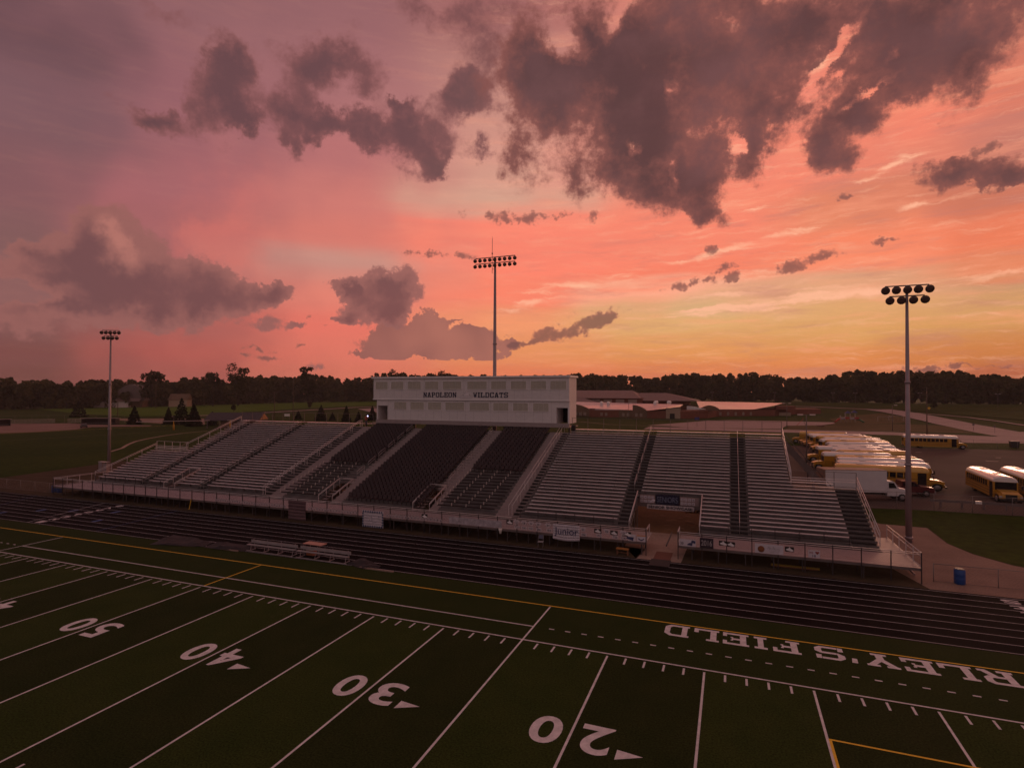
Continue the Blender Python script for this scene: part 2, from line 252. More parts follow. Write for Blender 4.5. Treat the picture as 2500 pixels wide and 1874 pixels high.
def thing(name,label,cat,loc=(0,0,0),rotz=0,group=None):
    o=bpy.data.objects.new(name,None); COL.objects.link(o); o.location=loc; o.rotation_euler=(0,0,rotz); o.empty_display_size=.3
    return tag(o,label,cat,group)
def struct(o,label=None): o['kind']='structure'; return tag(o,label) if label else o
def dup(root,label,loc=None,rotz=None,group=None,parent=None):
    r=root.copy(); COL.objects.link(r)
    if loc is not None: r.location=loc
    if rotz is not None: r.rotation_euler=(0,0,rotz)
    if parent is not None: r.parent=parent
    if label: r['label']=label
    if group: r['group']=group
    for ch in list(root.children):
        dup(ch,None,parent=r)
    return r
def text(s,size,bold=0.0,extrude=.003,sx=1.0,align='CENTER',shear=0.0):
    c=bpy.data.curves.new('txt','FONT'); c.body=s; c.size=size; c.offset=bold; c.extrude=extrude; c.align_x=align; c.align_y='CENTER'; c.shear=shear; c.resolution_u=6
    o=bpy.data.objects.new('txt',c); COL.objects.link(o)
    dg=bpy.context.evaluated_depsgraph_get(); me=bpy.data.meshes.new_from_object(o.evaluated_get(dg))
    bpy.data.objects.remove(o); bpy.data.curves.remove(c)
    if sx!=1.0:
        for v in me.vertices: v.co.x*=sx
    return me
def textfit(s,w,h,bold=0.0,extrude=.003):
    me=text(s,1.0,bold,extrude); xs=[v.co.x for v in me.vertices]; ys=[v.co.y for v in me.vertices]
    x0,x1,y0,y1=min(xs),max(xs),min(ys),max(ys)
    for v in me.vertices: v.co.x=((v.co.x-x0)/(x1-x0)-.5)*w; v.co.y=((v.co.y-y0)/(y1-y0)-.5)*h
    return me
def put(me,name,m,M,parent=None):
    me.transform(M); me.materials.clear(); me.materials.append(m); me.name=name
    o=bpy.data.objects.new(name,me); COL.objects.link(o)
    if parent is not None: o.parent=parent
    return o
def addmesh(mb,me,M,m=None):
    i=len(mb.v); mb.v+=[tuple(M@v.co) for v in me.vertices]
    for p in me.polygons: mb.f.append(tuple(i+k for k in p.vertices)); mb.m.append(mb.cm if m is None else m); mb.sm.append(False)
    bpy.data.meshes.remove(me)
CAM=(10.35,-28.72)
def sstep(t): t=min(1,max(0,t)); return t*t*(3-2*t)
def hgt(x,y):
    dx=x-CAM[0]; dy=y-CAM[1]; rr=math.hypot(dx,dy); a=math.degrees(math.atan2(dx,dy))
    return (0.3+5.2*sstep((a+60)/45))*sstep((rr-300)/250)
# vertical plane facing the field (-Y): maps text x->+X, y->+Z
FRONT=lambda x,y,z: Matrix.Translation((x,y,z))@Matrix.Rotation(R(90),4,'X')

# ---------------------------------------------------------------- ground, field, track, roads (the setting)
def ground_mat(name,ca,cb,cc,s1,s2,rough=.95,stripes=None):
    m=bpy.data.materials.new(name); m.use_nodes=True; nt=m.node_tree; b=nt.nodes['Principled BSDF']; b.inputs['Roughness'].default_value=rough; b.inputs['Specular IOR Level'].default_value=.06
    t=nt.nodes.new('ShaderNodeTexCoord'); L=nt.links.new
    def N(sc,det=5):
        n=nt.nodes.new('ShaderNodeTexNoise'); n.inputs['Scale'].default_value=sc; n.inputs['Detail'].default_value=det; n.inputs['Roughness'].default_value=.65; L(t.outputs['Object'],n.inputs['Vector']); return n.outputs[0]
    def MX(f,a,b_,lo=.35,hi=.65):
        r=nt.nodes.new('ShaderNodeMapRange'); r.inputs[1].default_value=lo; r.inputs[2].default_value=hi; L(f,r.inputs[0])
        x=nt.nodes.new('ShaderNodeMix'); x.data_type='RGBA'; L(r.outputs[0],x.inputs[0])
        for s,v in ((6,a),(7,b_)):
            if isinstance(v,tuple): x.inputs[s].default_value=(*v,1)
            else: L(v,x.inputs[s])
        return x.outputs[2]
    col=MX(N(s1),ca,cb); 
    if stripes:
        sp=nt.nodes.new('ShaderNodeSeparateXYZ'); L(t.outputs['Object'],sp.inputs[0])
        w=nt.nodes.new('ShaderNodeMath'); w.operation='PINGPONG'; L(sp.outputs[0],w.inputs[0]); w.inputs[1].default_value=stripes[0]
        g=nt.nodes.new('ShaderNodeMath'); g.operation='SUBTRACT'; L(w.outputs[0],g.inputs[0]); g.inputs[1].default_value=0
        # hard alternation: floor(x/w) mod 2
        dv=nt.nodes.new('ShaderNodeMath'); dv.operation='DIVIDE'; L(sp.outputs[0],dv.inputs[0]); dv.inputs[1].default_value=stripes[0]
        fl=nt.nodes.new('ShaderNodeMath'); fl.operation='FLOOR'; L(dv.outputs[0],fl.inputs[0])
        mo=nt.nodes.new('ShaderNodeMath'); mo.operation='FLOORED_MODULO'; ad=nt.nodes.new('ShaderNodeMath'); ad.operation='ADD'; L(fl.outputs[0],ad.inputs[0]); ad.inputs[1].default_value=1; L(ad.outputs[0],mo.inputs[0]); mo.inputs[1].default_value=2
        yl=nt.nodes.new('ShaderNodeMath'); yl.operation='LESS_THAN'; L(sp.outputs[1],yl.inputs[0]); yl.inputs[1].default_value=0
        mu=nt.nodes.new('ShaderNodeMath'); mu.operation='MULTIPLY'; L(mo.outputs[0],mu.inputs[0]); L(yl.outputs[0],mu.inputs[1])
        x=nt.nodes.new('ShaderNodeMix'); x.data_type='RGBA'; L(mu.outputs[0],x.inputs[0]); L(col,x.inputs[6])
        sc=nt.nodes.new('ShaderNodeVectorMath'); sc.operation='MULTIPLY'; L(col,sc.inputs[0]); sc.inputs[1].default_value=stripes[1]; L(sc.outputs[0],x.inputs[7]); col=x.outputs[2]
    n3=N(s2,6); sc=nt.nodes.new('ShaderNodeMapRange'); sc.inputs[1].default_value=.3; sc.inputs[2].default_value=.7; sc.inputs[3].default_value=cc[0]; sc.inputs[4].default_value=cc[1]; L(n3,sc.inputs[0])
    v=nt.nodes.new('ShaderNodeVectorMath'); v.operation='SCALE'; L(col,v.inputs[0]); L(sc.outputs[0],v.inputs[3]); L(v.outputs[0],b.inputs['Base Color'])
    bp=nt.nodes.new('ShaderNodeBump'); bp.inputs['Strength'].default_value=.5; bp.inputs['Distance'].default_value=.04; L(n3,bp.inputs['Height']); L(bp.outputs[0],b.inputs['Normal'])
    MATS[name]=m; return m
M_GRASS=ground_mat('lawn_grass',(.022,.040,.003),(.040,.056,.006),(.55,1.45),.03,.9)
M_TURF=ground_mat('field_turf',(.028,.035,.009),(.021,.030,.007),(.35,1.75),.45,13.0,stripes=(4.572,(1.34,1.42,1.15)))
M_TURF2=ground_mat('side_turf',(.030,.040,.009),(.024,.036,.008),(.45,1.6),.4,13.0)
M_TRACK=ground_mat('track_rubber',(.006,.004,.005),(.009,.006,.007),(.8,1.2),.4,30.0,rough=.9)
M_ASPH=ground_mat('asphalt',(.085,.060,.052),(.115,.082,.070),(.85,1.15),.08,5.0,rough=.85)
M_ROAD=ground_mat('pale_road',(.36,.25,.24),(.42,.30,.28),(.9,1.1),.1,2.0,rough=.8)
M_GRAV=ground_mat('gravel',(.24,.155,.125),(.31,.205,.165),(.75,1.25),.25,9.0)
M_DIRT=ground_mat('infield_dirt',(.25,.15,.13),(.30,.19,.16),(.9,1.1),.1,2.0)
M_UNDER=ground_mat('trodden_soil',(.060,.040,.024),(.085,.058,.038),(.75,1.25),.5,6.0)
M_HAY=ground_mat('bright_grass',(.060,.11,.006),(.080,.13,.010),(.85,1.15),.012,.8)
M_DRY=ground_mat('dry_grass',(.085,.060,.026),(.115,.080,.034),(.8,1.2),.03,1.5)
M_CONC=ground_mat('concrete',(.30,.20,.165),(.38,.26,.215),(.88,1.12),.5,4.0,rough=.85)
M_PAVE=ground_mat('brown_paving',(.13,.065,.035),(.18,.09,.045),(.8,1.2),.5,3.0,rough=.7)
M_WHITE=mat('line_paint_white',(.70,.64,.66),.85,var=.22,scale=3)
M_TWHITE=mat('track_line_white',(.55,.49,.52),.8,var=.25,scale=3)
M_YEL=mat('line_paint_yellow',(.85,.50,.03),.8,var=.12,scale=5)
M_BLUEL=mat('track_line_blue',(.05,.10,.30),.8)
# one sheet of terrain to the horizon
def terrain():
    rs=[0,12,30,60,90,130,170,210,250,290,315,340,365,390,415,440,470,500,530,560,650,800,1000,1400,2200,4200]; n=96
    mb=MB(); mb.v.append((CAM[0],CAM[1],-.03))
    for r in rs[1:]:
        for k in range(n):
            t=2*math.pi*k/n; x=CAM[0]+r*math.sin(t); y=CAM[1]+r*math.cos(t); mb.v.append((x,y,hgt(x,y)-.03))
    for k in range(n): mb.f.append((0,1+k,1+(k+1)%n)); mb.m.append(0); mb.sm.append(True)
    for i in range(len(rs)-2):
        a=1+i*n; b=a+n
        for k in range(n): mb.f.append((a+k,b+k,b+(k+1)%n,a+(k+1)%n)); mb.m.append(0); mb.sm.append(True)
    return mb
struct(terrain().build('ground',M_GRASS),'dark grass of the school grounds reaching to the woods')
def sheet(name,poly,z,m,label=None,drape=False,parent=None):
    me=bpy.data.meshes.new(name); b=bmesh.new(); vs=[b.verts.new((x,y,0)) for x,y in poly]; b.faces.new(vs)
    if drape:
        for ax in (0,1):
            lo=min(p[ax] for p in poly); hi=max(p[ax] for p in poly); k=lo+10
            while k<hi:
                no=(1,0,0) if ax==0 else (0,1,0); bmesh.ops.bisect_plane(b,geom=b.verts[:]+b.edges[:]+b.faces[:],plane_co=(k,k,0),plane_no=no); k+=10
    bmesh.ops.triangulate(b,faces=b.faces)
    for v in b.verts: v.co.z=z+(hgt(v.co.x,v.co.y)+.25*sstep((math.hypot(v.co.x-CAM[0],v.co.y-CAM[1])-280)/60) if drape else 0)
    bmesh.ops.recalc_face_normals(b,faces=b.faces)
    if sum(f.normal.z for f in b.faces)<0: bmesh.ops.reverse_faces(b,faces=b.faces)
    b.to_mesh(me); b.free(); me.materials.append(m); o=bpy.data.objects.new(name,me); COL.objects.link(o)
    if parent is not None: o.parent=parent; return o
    return struct(o,label)
def ribbon(name,pts,w,z,m,label=None,parent=None):
    P=[]; 
    for (a,b) in zip(pts[:-1],pts[1:]):
        n=max(1,int(math.hypot(b[0]-a[0],b[1]-a[1])/8))
        for k in range(n): P.append((a[0]+(b[0]-a[0])*k/n,a[1]+(b[1]-a[1])*k/n))
    P.append(pts[-1]); mb=MB(); Lf=[];Rt=[]
    for i,p in enumerate(P):
        a=P[max(i-1,0)]; b=P[min(i+1,len(P)-1)]; dx,dy=b[0]-a[0],b[1]-a[1]; l=math.hypot(dx,dy) or 1; nx,ny=-dy/l*w/2,dx/l*w/2
        for L_,s in ((Lf,1),(Rt,-1)):
            x,y=p[0]+nx*s,p[1]+ny*s; L_.append((x,y,z+hgt(x,y)+.25*sstep((math.hypot(x-CAM[0],y-CAM[1])-280)/60)))
    for i in range(len(P)-1): mb.face((Rt[i],Rt[i+1],Lf[i+1],Lf[i]))
    o=mb.build(name,m,parent)
    return o if parent is not None else struct(o,label)
YD=.9144
field=struct(MB().box(-90,-60,-.05,70,0,0).build('football_field',M_TURF),'dark green artificial turf football field with white yard lines')
sheet('side_turf',[(-90,0.0),(70,0.0),(70,7.3),(-90,7.3)],0.0,M_TURF2,parent=field)
# markings: one sheet each, 4 mm above the turf
LN=.10; ln=MB()
def rect(mb,x0,y0,x1,y1,z): mb.face(((x0,y0,z),(x1,y0,z),(x1,y1,z),(x0,y1,z)))
G0=-75*YD-.0; 
rect(ln,G0-9,-.05-LN/2,34,-.05+LN/2,.004)
for n in range(-75,26,5):
    if n in (-50,0): rect(ln,n*YD-LN/2,.0,n*YD+LN/2,4.9,.004); rect(ln,n*YD-LN/2,-48.8,n*YD+LN/2,-.10,.004)
    else: rect(ln,n*YD-LN/2,-48.8,n*YD+LN/2,-.30,.004)
for n in range(-75,26):
    if n%5: rect(ln,n*YD-.05,-.92,n*YD+.05,-.26,.004)
    if n%5: rect(ln,n*YD-.05,-16.55,n*YD+.05,-15.95,.004)
rect(ln,-50*YD+LN/2,1.71,-LN/2,1.81,.004)
ln.build('yard_lines',M_WHITE,field)
ds=MB()
for k in range(40):
    x=.9+k*YD; rect(ds,x,1.71,x+.30,1.81,.004)
    x=-50*YD-.9-k*YD; rect(ds,x-.30,1.71,x,1.81,.004)
ds.build('dashed_line',M_WHITE,field)
ye=MB(); rect(ye,-90,5.0,70,5.1,.004); rect(ye,-25*YD-.05,-48,-25*YD+.05,-.12,.0035) if False else None
rect(ye,-25*YD-.05,.0,-25*YD+.05,4.996,.006)
rect(ye,13.76,-4.12,30,-4.02,.006); rect(ye,13.76,-48,13.86,-4.124,.006)
ye.build('yellow_lines',M_YEL,field)
# numerals, tops towards the camera, read from the stand
nm=MB()
def glyph(ch,w,h,cx,cy,z,rot,bold=.02,sp=0):
    me=textfit(ch,w,h,bold,0.0); M=Matrix.Translation((cx,cy,z))@Matrix.Rotation(rot,4,'Z'); addmesh(nm,me,M)
for yd,a,arrow in ((20,5,1),(30,-5,1),(40,-15,1),(50,-25,0),(40,-35,-1),(30,-45,-1),(10,15,1)):
    x=a*YD
    for ch,dx in ((str(yd)[0],.97),('0',-.97)): glyph(ch,1.24,1.83,x+dx,-8*YD,.005,math.pi,.02)
    if arrow:
        s=arrow; bx=x+(1.85 if s>0 else -1.85); tip=bx+.95*s
        nm.face(((bx,-8.98*YD,.005),(tip,-8.45*YD,.005),(bx,-8.45*YD+.12,.005)) if s>0 else ((bx,-8.45*YD+.12,.005),(tip,-8.45*YD,.005),(bx,-8.98*YD,.005)))
nm.build('yard_numbers',M_WHITE,field,recalc=False)
# slab serif letters on the sideline
SLAB={'D':[(0,0,.5,.14),(0,.86,.5,1),(.08,.14,.3,.86),'P.5,0;.78,0;1,.2;1,.8;.78,1;.5,1;.5,.86;.68,.86;.78,.75;.78,.25;.68,.14;.5,.14'],
'L':[(0,0,.5,.14),(.1,.14,.34,.86),(0,.86,.5,1),(.5,0,1,.14),(.82,.14,1,.36)],
'E':[(0,0,1,.14),(.1,.14,.34,.86),(0,.86,1,1),(.84,.14,1,.32),(.84,.68,1,.86),(.34,.43,.66,.57),(.6,.34,.7,.43),(.6,.57,.7,.66)],
'F':[(0,0,.5,.14),(.1,.14,.34,.86),(0,.86,1,1),(.84,.66,1,.86),(.34,.43,.66,.57),(.6,.34,.7,.43),(.6,.57,.7,.66)],
'I':[(0,0,1,.15),(.28,.15,.72,.85),(0,.85,1,1)],
"'":['P.1,.66;.7,.66;.9,1;.2,1'],
'S':['P.2,0;.8,0;1,.18;1,.42;.8,.57;.26,.57;.26,.43;.74,.43;.76,.4;.76,.2;.7,.14;.2,.14','P0,0;.18,0;.19,.30;0,.30','P.2,.44;.25,.44;.25,.58;.24,.6;.24,.8;.3,.86;.8,.86;.8,1;.2,1;0,.82;0,.6','P.81,.70;1,.70;1,1;.82,1'],
'Y':[(.25,0,.75,.14),(.38,.14,.62,.42),(0,.87,.4,1),(.6,.87,1,1),'P.38,.42;.62,.42;.94,.87;.7,.87;.5,.6;.3,.87;.06,.87'],
'R':[(0,0,.45,.14),(.08,.14,.32,.86),(0,.86,.5,1),'P.5,1;.8,1;.96,.86;.96,.55;.8,.42;.5,.42;.5,.55;.68,.55;.74,.62;.74,.8;.68,.86;.5,.86',(.32,.42,.5,.55),'P.5,.42;.74,.42;.9,.14;1,.14;1,0;.74,0'],
'N':[(0,0,.36,.13),(.08,.13,.28,.87),(0,.87,.28,1),(.66,.87,1,1),(.74,0,.94,.87),'P.28,1;.28,.66;.74,0;.74,.34'],
'A':[(0,0,.4,.13),(.6,0,1,.13),(.3,.28,.7,.4),'P.08,.13;.3,.13;.5,.75;.5,1;.34,1','P.70,.13;.92,.13;.66,1;.5,1;.5,.75'],
'P':[(0,0,.46,.13),(.08,.13,.32,.87),(0,.87,.5,1),(.32,.38,.5,.51),'P.5,1;.8,1;.97,.86;.97,.52;.8,.38;.5,.38;.5,.51;.68,.51;.74,.58;.74,.8;.68,.87;.5,.87'],
'O':['P.2,0;.5,0;.5,.14;.3,.14;.24,.2;.24,.8;.3,.86;.5,.86;.5,1;.2,1;0,.82;0,.18','P.5,0;.8,0;1,.18;1,.82;.8,1;.5,1;.5,.86;.7,.86;.76,.8;.76,.2;.7,.14;.5,.14'],
'W':[(0,.87,.32,1),(.68,.87,1,1),'P.06,.87;.24,.87;.33,.34;.43,.74;.5,.74;.5,.46;.38,0;.24,0','P.94,.87;.76,.87;.67,.34;.57,.74;.5,.74;.5,.46;.62,0;.76,0'],
'C':['P.2,0;.8,0;1,.18;1,.34;.78,.34;.76,.2;.7,.14;.3,.14;.24,.2;.24,.8;.3,.86;.7,.86;.76,.8;.78,.66;1,.66;1,1;.86,1;.8,.95;.76,1;.2,1;0,.82;0,.18'],
'T':[(0,.87,1,1),(0,.66,.14,.87),(.86,.66,1,.87),(.38,.13,.62,.87),(.26,0,.74,.13)]}
def slab(mb,s,x0,w,h,M,thick=0.0):
    # one letter per glyph box; M maps (x, y) of the word plane into the scene
    for sh in SLAB[s]:
        if isinstance(sh,tuple):
            a,b,c,d=sh; poly=[(a,b),(c,b),(c,d),(a,d)]
        else:
            q=sh[1:].split(';'); poly=[tuple(float(t) for t in p.split(',')) for p in q]
        pts=[(x0+px*w,py*h) for px,py in poly]
        if thick: 
            st=len(mb.v); mb.prism(pts,0,thick,'z'); mb.xf(M,st)
        else: mb.face([M@Vector((x,y,0)) for x,y in pts])
lt=MB()
# word plane turned half round: x runs to -X, y to -Y
for ch,xr,w in (('R',22.55,1.36),('L',20.97,1.36),('E',19.44,1.36),('Y',17.86,1.38),("'",16.15,.36),('S',15.6,1.3),('F',13.63,1.3),('I',12.07,.62),('E',11.19,1.28),('L',9.71,1.28),('D',8.18,1.28)):
    yb=3.32; slab(lt,ch,0,w,1.5,Matrix.Translation((xr,4.84,.005))@Matrix.Rotation(math.pi,4,'Z'))
b_=lt.build('sideline_lettering',M_WHITE,field,recalc=False)
# track
track=struct(MB().box(-120,7.3,-.04,90,17.25,.0).build('running_track',M_TRACK),'black eight lane running track in front of the stand')
tl=MB()
for k in range(9): rect(tl,-120,7.42+k*1.19,90,7.47+k*1.19,.004)
def slant(mb,x0,y0,x1,y1,w,z): mb.face(((x0-w/2,y0,z),(x0+w/2,y0,z),(x1+w/2,y1,z),(x1-w/2,y1,z)))
slant(tl,-55.4,7.5,-58.4,16.95,.07,.008)
tl.build('lane_lines',M_TWHITE,track)
bl=MB(); slant(bl,-45.2,7.5,-46.6,16.95,.06,.008); slant(bl,-66,7.5,-71,16.95,.06,.008)
for x,k in ((-49.5,2),(-52,5),(-60.5,3),(-63,1),(-57,4)): rect(bl,x-.35,7.55+k*1.19,x+.1,8.5+k*1.19,.006)
bl.build('relay_marks',M_BLUEL,track)
nm=MB()
for k in range(8):
    glyph(str(k+1),.75,.8,-54.3-.1*k,8.05+k*1.19,.010,R(90),.03)
for i,(ch,x,y) in enumerate((('S',26.75,16.3),('t',26.75,15.2),('a',26.75,14.1),('r',26.8,12.9),('t',26.8,11.7))):
    glyph(ch,.95,.75,x+.12*i,y,.010,R(180),.02)
nm.build('lane_numbers',mat('track_paint',(.62,.55,.57),.8),track,recalc=False)
# ground strip, apron, paths
struct(MB().box(-120,17.25,-.04,60,46,-.012).build('stand_apron',M_UNDER),'bare trodden soil strip beside the track and under the stand')
sheet('passage_floor',[(1.8,26.5),(7.2,26.5),(9,46),(-1,46)],-.008,M_PAVE,'red brown paving running back under the stand')
sheet('passage_path',[(3.3,17.25),(6.7,17.25),(7.0,26.496),(1.8,26.496),(1.8,20.5),(3.6,20.3)],-.006,M_CONC,'pale concrete path through the stand')
sheet('gravel_path',[(22.8,17.2),(60,17.2),(60,18.5),(40,22.0),(33,24.3),(30.4,26.0),(28.8,28.6),(28.0,31.9),(28.2,38.2),(24.4,38.5),(20,46),(17,46),(17,36),(20.5,30),(21.5,22)],-.004,M_GRAV,'pink brown gravel path beside the end of the stand')
sheet('lawn_strip',[(24.4,38.6),(28.3,38.3),(28.1,31.9),(28.9,28.7),(30.5,26.1),(33.1,24.4),(40,22.1),(60,18.6),(60,48.6),(30,48.3),(18,47.2),(20.3,46.1)],-.002,M_GRASS,'dark lawn between the gravel path and the bus lot')
sheet('parking_lot',[(8,47.3),(25.7,47.4),(31.6,48.4),(60,48.9),(95,60),(100,140.2),(63,139.4),(28,133),(12,128),(8,90)],-.001,M_ASPH,'dark worn asphalt bus parking lot')
sheet('road_strip',[(-20,186),(60,187),(66,176),(70,160.5),(84,164),(95,152),(120,160),(116,190),(107,226),(92,201),(88.5,192),(60.3,204.5),(-20,202)],.0,M_ROAD,'pale drive passing behind the bus lot')
sheet('verge_strip',[(-20,202.5),(29,203),(60,205.4),(88,193),(91.5,198),(87.6,210.2),(65,210.4),(53,209.6),(29,204.9),(-20,205)],.004,M_GRASS)
ribbon('footpath',[(-58,233),(-38,212),(-23,207.6),(0,205.6),(29,205.6),(53,210.4),(65,211),(87.5,211)],.9,.006,M_WHITE if False else M_CONC,'thin pale footpath crossing the lawn')
ribbon('driveway',[(99,400),(103,372),(104.5,340),(103.5,300),(100.5,250),(97,215),(96,190),(99,165)],15,.01,M_ROAD,'pale drive curving away to the right towards the woods')
ribbon('side_path',[(101,394),(112,360),(119,345),(124,328),(126,300),(125,269),(122,240)],2.2,.03,M_ROAD,'thin pale path along the drive')
ribbon('school_road',[(40,438),(63,429),(82,411.4),(99,396)],5,.02,M_ROAD,'pale road end beside the school')
sheet('playground_paving',[(-22,212),(-14,211),(-5,200),(28,208.5),(31.7,233),(46,243),(54,262),(57,300),(44,303),(20,284),(0,267),(-13,233)],.006,M_ROAD,'pale paved play yard beside the school',drape=False)
sheet('mulch_ground',[(46.2,243),(53,252),(70,262),(87,281),(96,328),(92,360),(69,330),(57.2,300),(54.2,262)],.008,M_DRY,'brown mulch ground under the climbing frames',drape=True)
sheet('dry_lawn',[(29.2,206),(53,211),(88,212),(92.5,250),(94,300),(96.5,327),(87.2,280),(70.2,261),(53.2,251),(46.4,242.6),(32,232.7)],.004,M_DRY,'dry brownish lawn in front of the climbing frame')
sheet('far_meadow',[(100,405),(120,372),(135,330),(150,260),(240,250),(420,330),(300,560),(146,512),(62,600),(0,640),(-60,640),(-40,450),(45,440),(64,433)],.0,M_GRASS,'green meadow below the far woods',drape=True)
sheet('bright_meadow',[(-462,235),(-330,186),(-283,179),(-262,202),(-275,251),(-283,310),(-250,370),(-120,470),(-120,600),(-330,520),(-420,470),(-430,390),(-455,300)],.0,M_HAY,'bright green meadow left of the press box',drape=True)
ribbon('left_road',[(-262,182),(-258,206),(-256,232),(-258,252),(-256,285),(-252,330),(-240,345),(-150,400)],6,.05,M_ROAD,'pale road behind the conifers on the left')
sheet('gravel_yard',[(-291,175),(-262,182),(-256,200),(-190,144),(-209,140),(-265,156)],.006,M_GRAV,'pinkish gravel yard behind the conifers')
sheet('paved_court',[(-236,309),(-206,279),(-180,262),(-160,275),(-190,330),(-228,330)],.05,M_ROAD,'pale paved court near the press box',drape=True)
sheet('infield',[(-205,60),(-204,81),(-201,90),(-202,102),(-212,114),(-198,126),(-203,131),(-222,126),(-247,127),(-260,118),(-300,100),(-290,60)],.004,M_DIRT,'pinkish dirt infield of the ball diamond')
sheet('practice_field',[(-200,50),(-198,100),(-197,129),(-190,136),(-158,137),(-120,100),(-100,60),(-92,19),(-130,19),(-190,35)],.0,M_GRASS,'dark grass practice field left of the stand')
lf=MB(); 
for a,b,w in (((-200.2,79),(-195,134),.35),):
    lf.face(((a[0]-w/2,a[1],.02),(a[0]+w/2,a[1],.02),(b[0]+w/2,b[1],.02),(b[0]-w/2,b[1],.02)))
lf.build('foul_line',M_YEL,None); struct(bpy.data.objects['foul_line'],'yellow line along the edge of the infield')
lf=MB(); a,b,w=(-170,64),(-163,135),.2
lf.face(((a[0]-w/2,a[1],.02),(a[0]+w/2,a[1],.02),(b[0]+w/2,b[1],.02),(b[0]-w/2,b[1],.02)))
o=lf.build('faint_field_line',mat('faint_paint',(.22,.17,.11),.9)); struct(o,'faint worn line across the practice field')
ribbon('curved_walk',[(-116,56),(-122,63),(-130,70),(-137,77),(-143,85),(-149,95),(-153,104),(-155,113),(-155,123)],.8,.006,M_CONC,'thin pale walk curving behind the left wing')

# ---------------------------------------------------------------- grandstand
M_ALU=mat('aluminium_bench',(.86,.78,.80),.34,.45,var=.14,scale=1.1)
M_TREAD=mat('aluminium_tread',(.15,.13,.13),.55,.3,var=.35,scale=.7,bump=.15,bscale=8)
M_STEP=mat('aluminium_stair',(.36,.29,.29),.5,.4,var=.08,scale=2)
M_NOSE=mat('stair_tread_dark',(.014,.010,.011),.8,var=.2,scale=4)
M_DECK=mat('aluminium_deck',(.30,.25,.26),.5,.3,var=.06,scale=1.3)
M_GALV=mat('galvanised_rail',(.66,.57,.57),.40,.4,var=.08,scale=3)
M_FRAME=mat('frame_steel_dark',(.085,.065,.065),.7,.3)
M_STEEL=mat('galvanised_steel_dark',(.20,.155,.15),.6,.5,var=.15,scale=2)
M_CHAIR=mat('chair_plastic',(.034,.014,.017),.65,var=.25,scale=5)
M_BRKT=mat('chair_bracket',(.66,.56,.52),.5,.4)
M_SHINY=mat('worn_shiny_plank',(.88,.76,.74),.22,.6)
M_FENCE=mat('weathered_fence',(.26,.21,.20),.6,.3)
M_POSTD=mat('painted_post_dark',(.05,.035,.038),.6,.2)
M_BROWN=mat('brown_block',(.20,.075,.035),.8,var=.25,scale=3)
Y1,DD,RR,Z1=23.28,.607,.236,1.70
def yk(k): return Y1+DD*k
def zs(k): return Z1+RR*k          # seat top
def zt(k): return zs(k)-.43        # tread
stand=thing('grandstand','long aluminium football grandstand with benches, dark chairs and a front walkway','grandstand',(-24,30,0))
O=Vector((24,-30,0))
def sb(mb,name,m,label=None,parent=None,recalc=True,kind=None):
    mb.xf(Matrix.Translation(O)); o=mb.build(name,m,stand if parent is None else parent,recalc=recalc)
    if label: o['label']=label
    if kind: o['kind']=kind
    return o
VL=(-56.4,-54.5,0,5); V1=(-32.4,-30.55,0,5); V2=(-20.4,-18.45,0,5); PS=(1.85,7.8,0,7)
HOLES=[VL,V1,V2,PS]
def spans(k,a,b):
    out=[(a,b)]
    for h0,h1,k0,k1 in HOLES:
        if k0<=k<=k1:
            n=[]
            for p,q in out:
                if h1<=p or h0>=q: n.append((p,q)); continue
                if h0-p>.05: n.append((p,h0))
                if q-h1>.05: n.append((h1,q))
            out=n
    return out
def extent(k): return (-69.4,21.05) if k<=13 else (-63.0,15.62)
# stepped tread deck, one mesh per bay
BAYS=[('A',-69.4,-61.0),('a1',-61.0,-59.7),('B',-59.7,-50.9),('a2',-50.9,-49.6),('C',-49.6,-40.5),('s1',-40.5,-37.4),('D',-37.4,-30.9),('s2',-30.9,-29.2),('E',-29.2,-19.4),('s3',-19.4,-17.5),('F',-17.5,-11.1),('s4',-11.1,-8.7),('G',-8.7,.7),('a3',.7,2.1),('H',2.1,10.25),('a4',10.25,11.7),('I',11.7,21.05)]
for nm_,a,b in BAYS:
    mb=MB()
    for k in range(30):
        e0,e1=extent(k); lo,hi=max(a,e0),min(b,e1)
        if nm_=='A' and k>13: lo=-63.0
        if hi-lo<.05: continue
        for p,q in spans(k,lo,hi):
            y0=yk(k)-.36; y1=y0+DD-.004
            mb.box(p,y0,zt(k)-RR+.012,q,y1,zt(k))
    sb(mb,'stepped_deck',M_STEP if nm_[0]=='s' else M_TREAD)
# stairs: half steps in the aisles
for nm_,a,b,m1 in (('a1',-60.95,-59.75,1),('a2',-50.85,-49.65,1),('a3',.75,2.05,1),('a4',10.3,11.65,1),('a5',19.2,20.9,1),('s1',-40.45,-39.3,1),('s4',-9.35,-8.75,1)):
    mb=MB()
    for k in range(30):
        if nm_=='a5' and k>13: break
        for p,q in spans(k,a,b):
            y0=yk(k)-.36
            mb.box(p,y0-.30,zt(k)-RR+.002,q,y0-.003,zt(k)-RR*.5,0)
            mb.box(p+.01,y0-.27,zt(k)-RR*.5+.001,q-.01,y0-.006,zt(k)-RR*.5+.007,1); mb.box(p+.01,y0-.303,zt(k)-RR+.01,q-.01,y0-.3005,zt(k)-RR*.5-.005,1)
            mb.box(p+.01,y0+.03,zt(k)+.001,q-.01,y0+.30,zt(k)+.007,1)
    sb(mb,'aisle_steps',[M_TREAD,M_NOSE],'aisle steps with black treads')
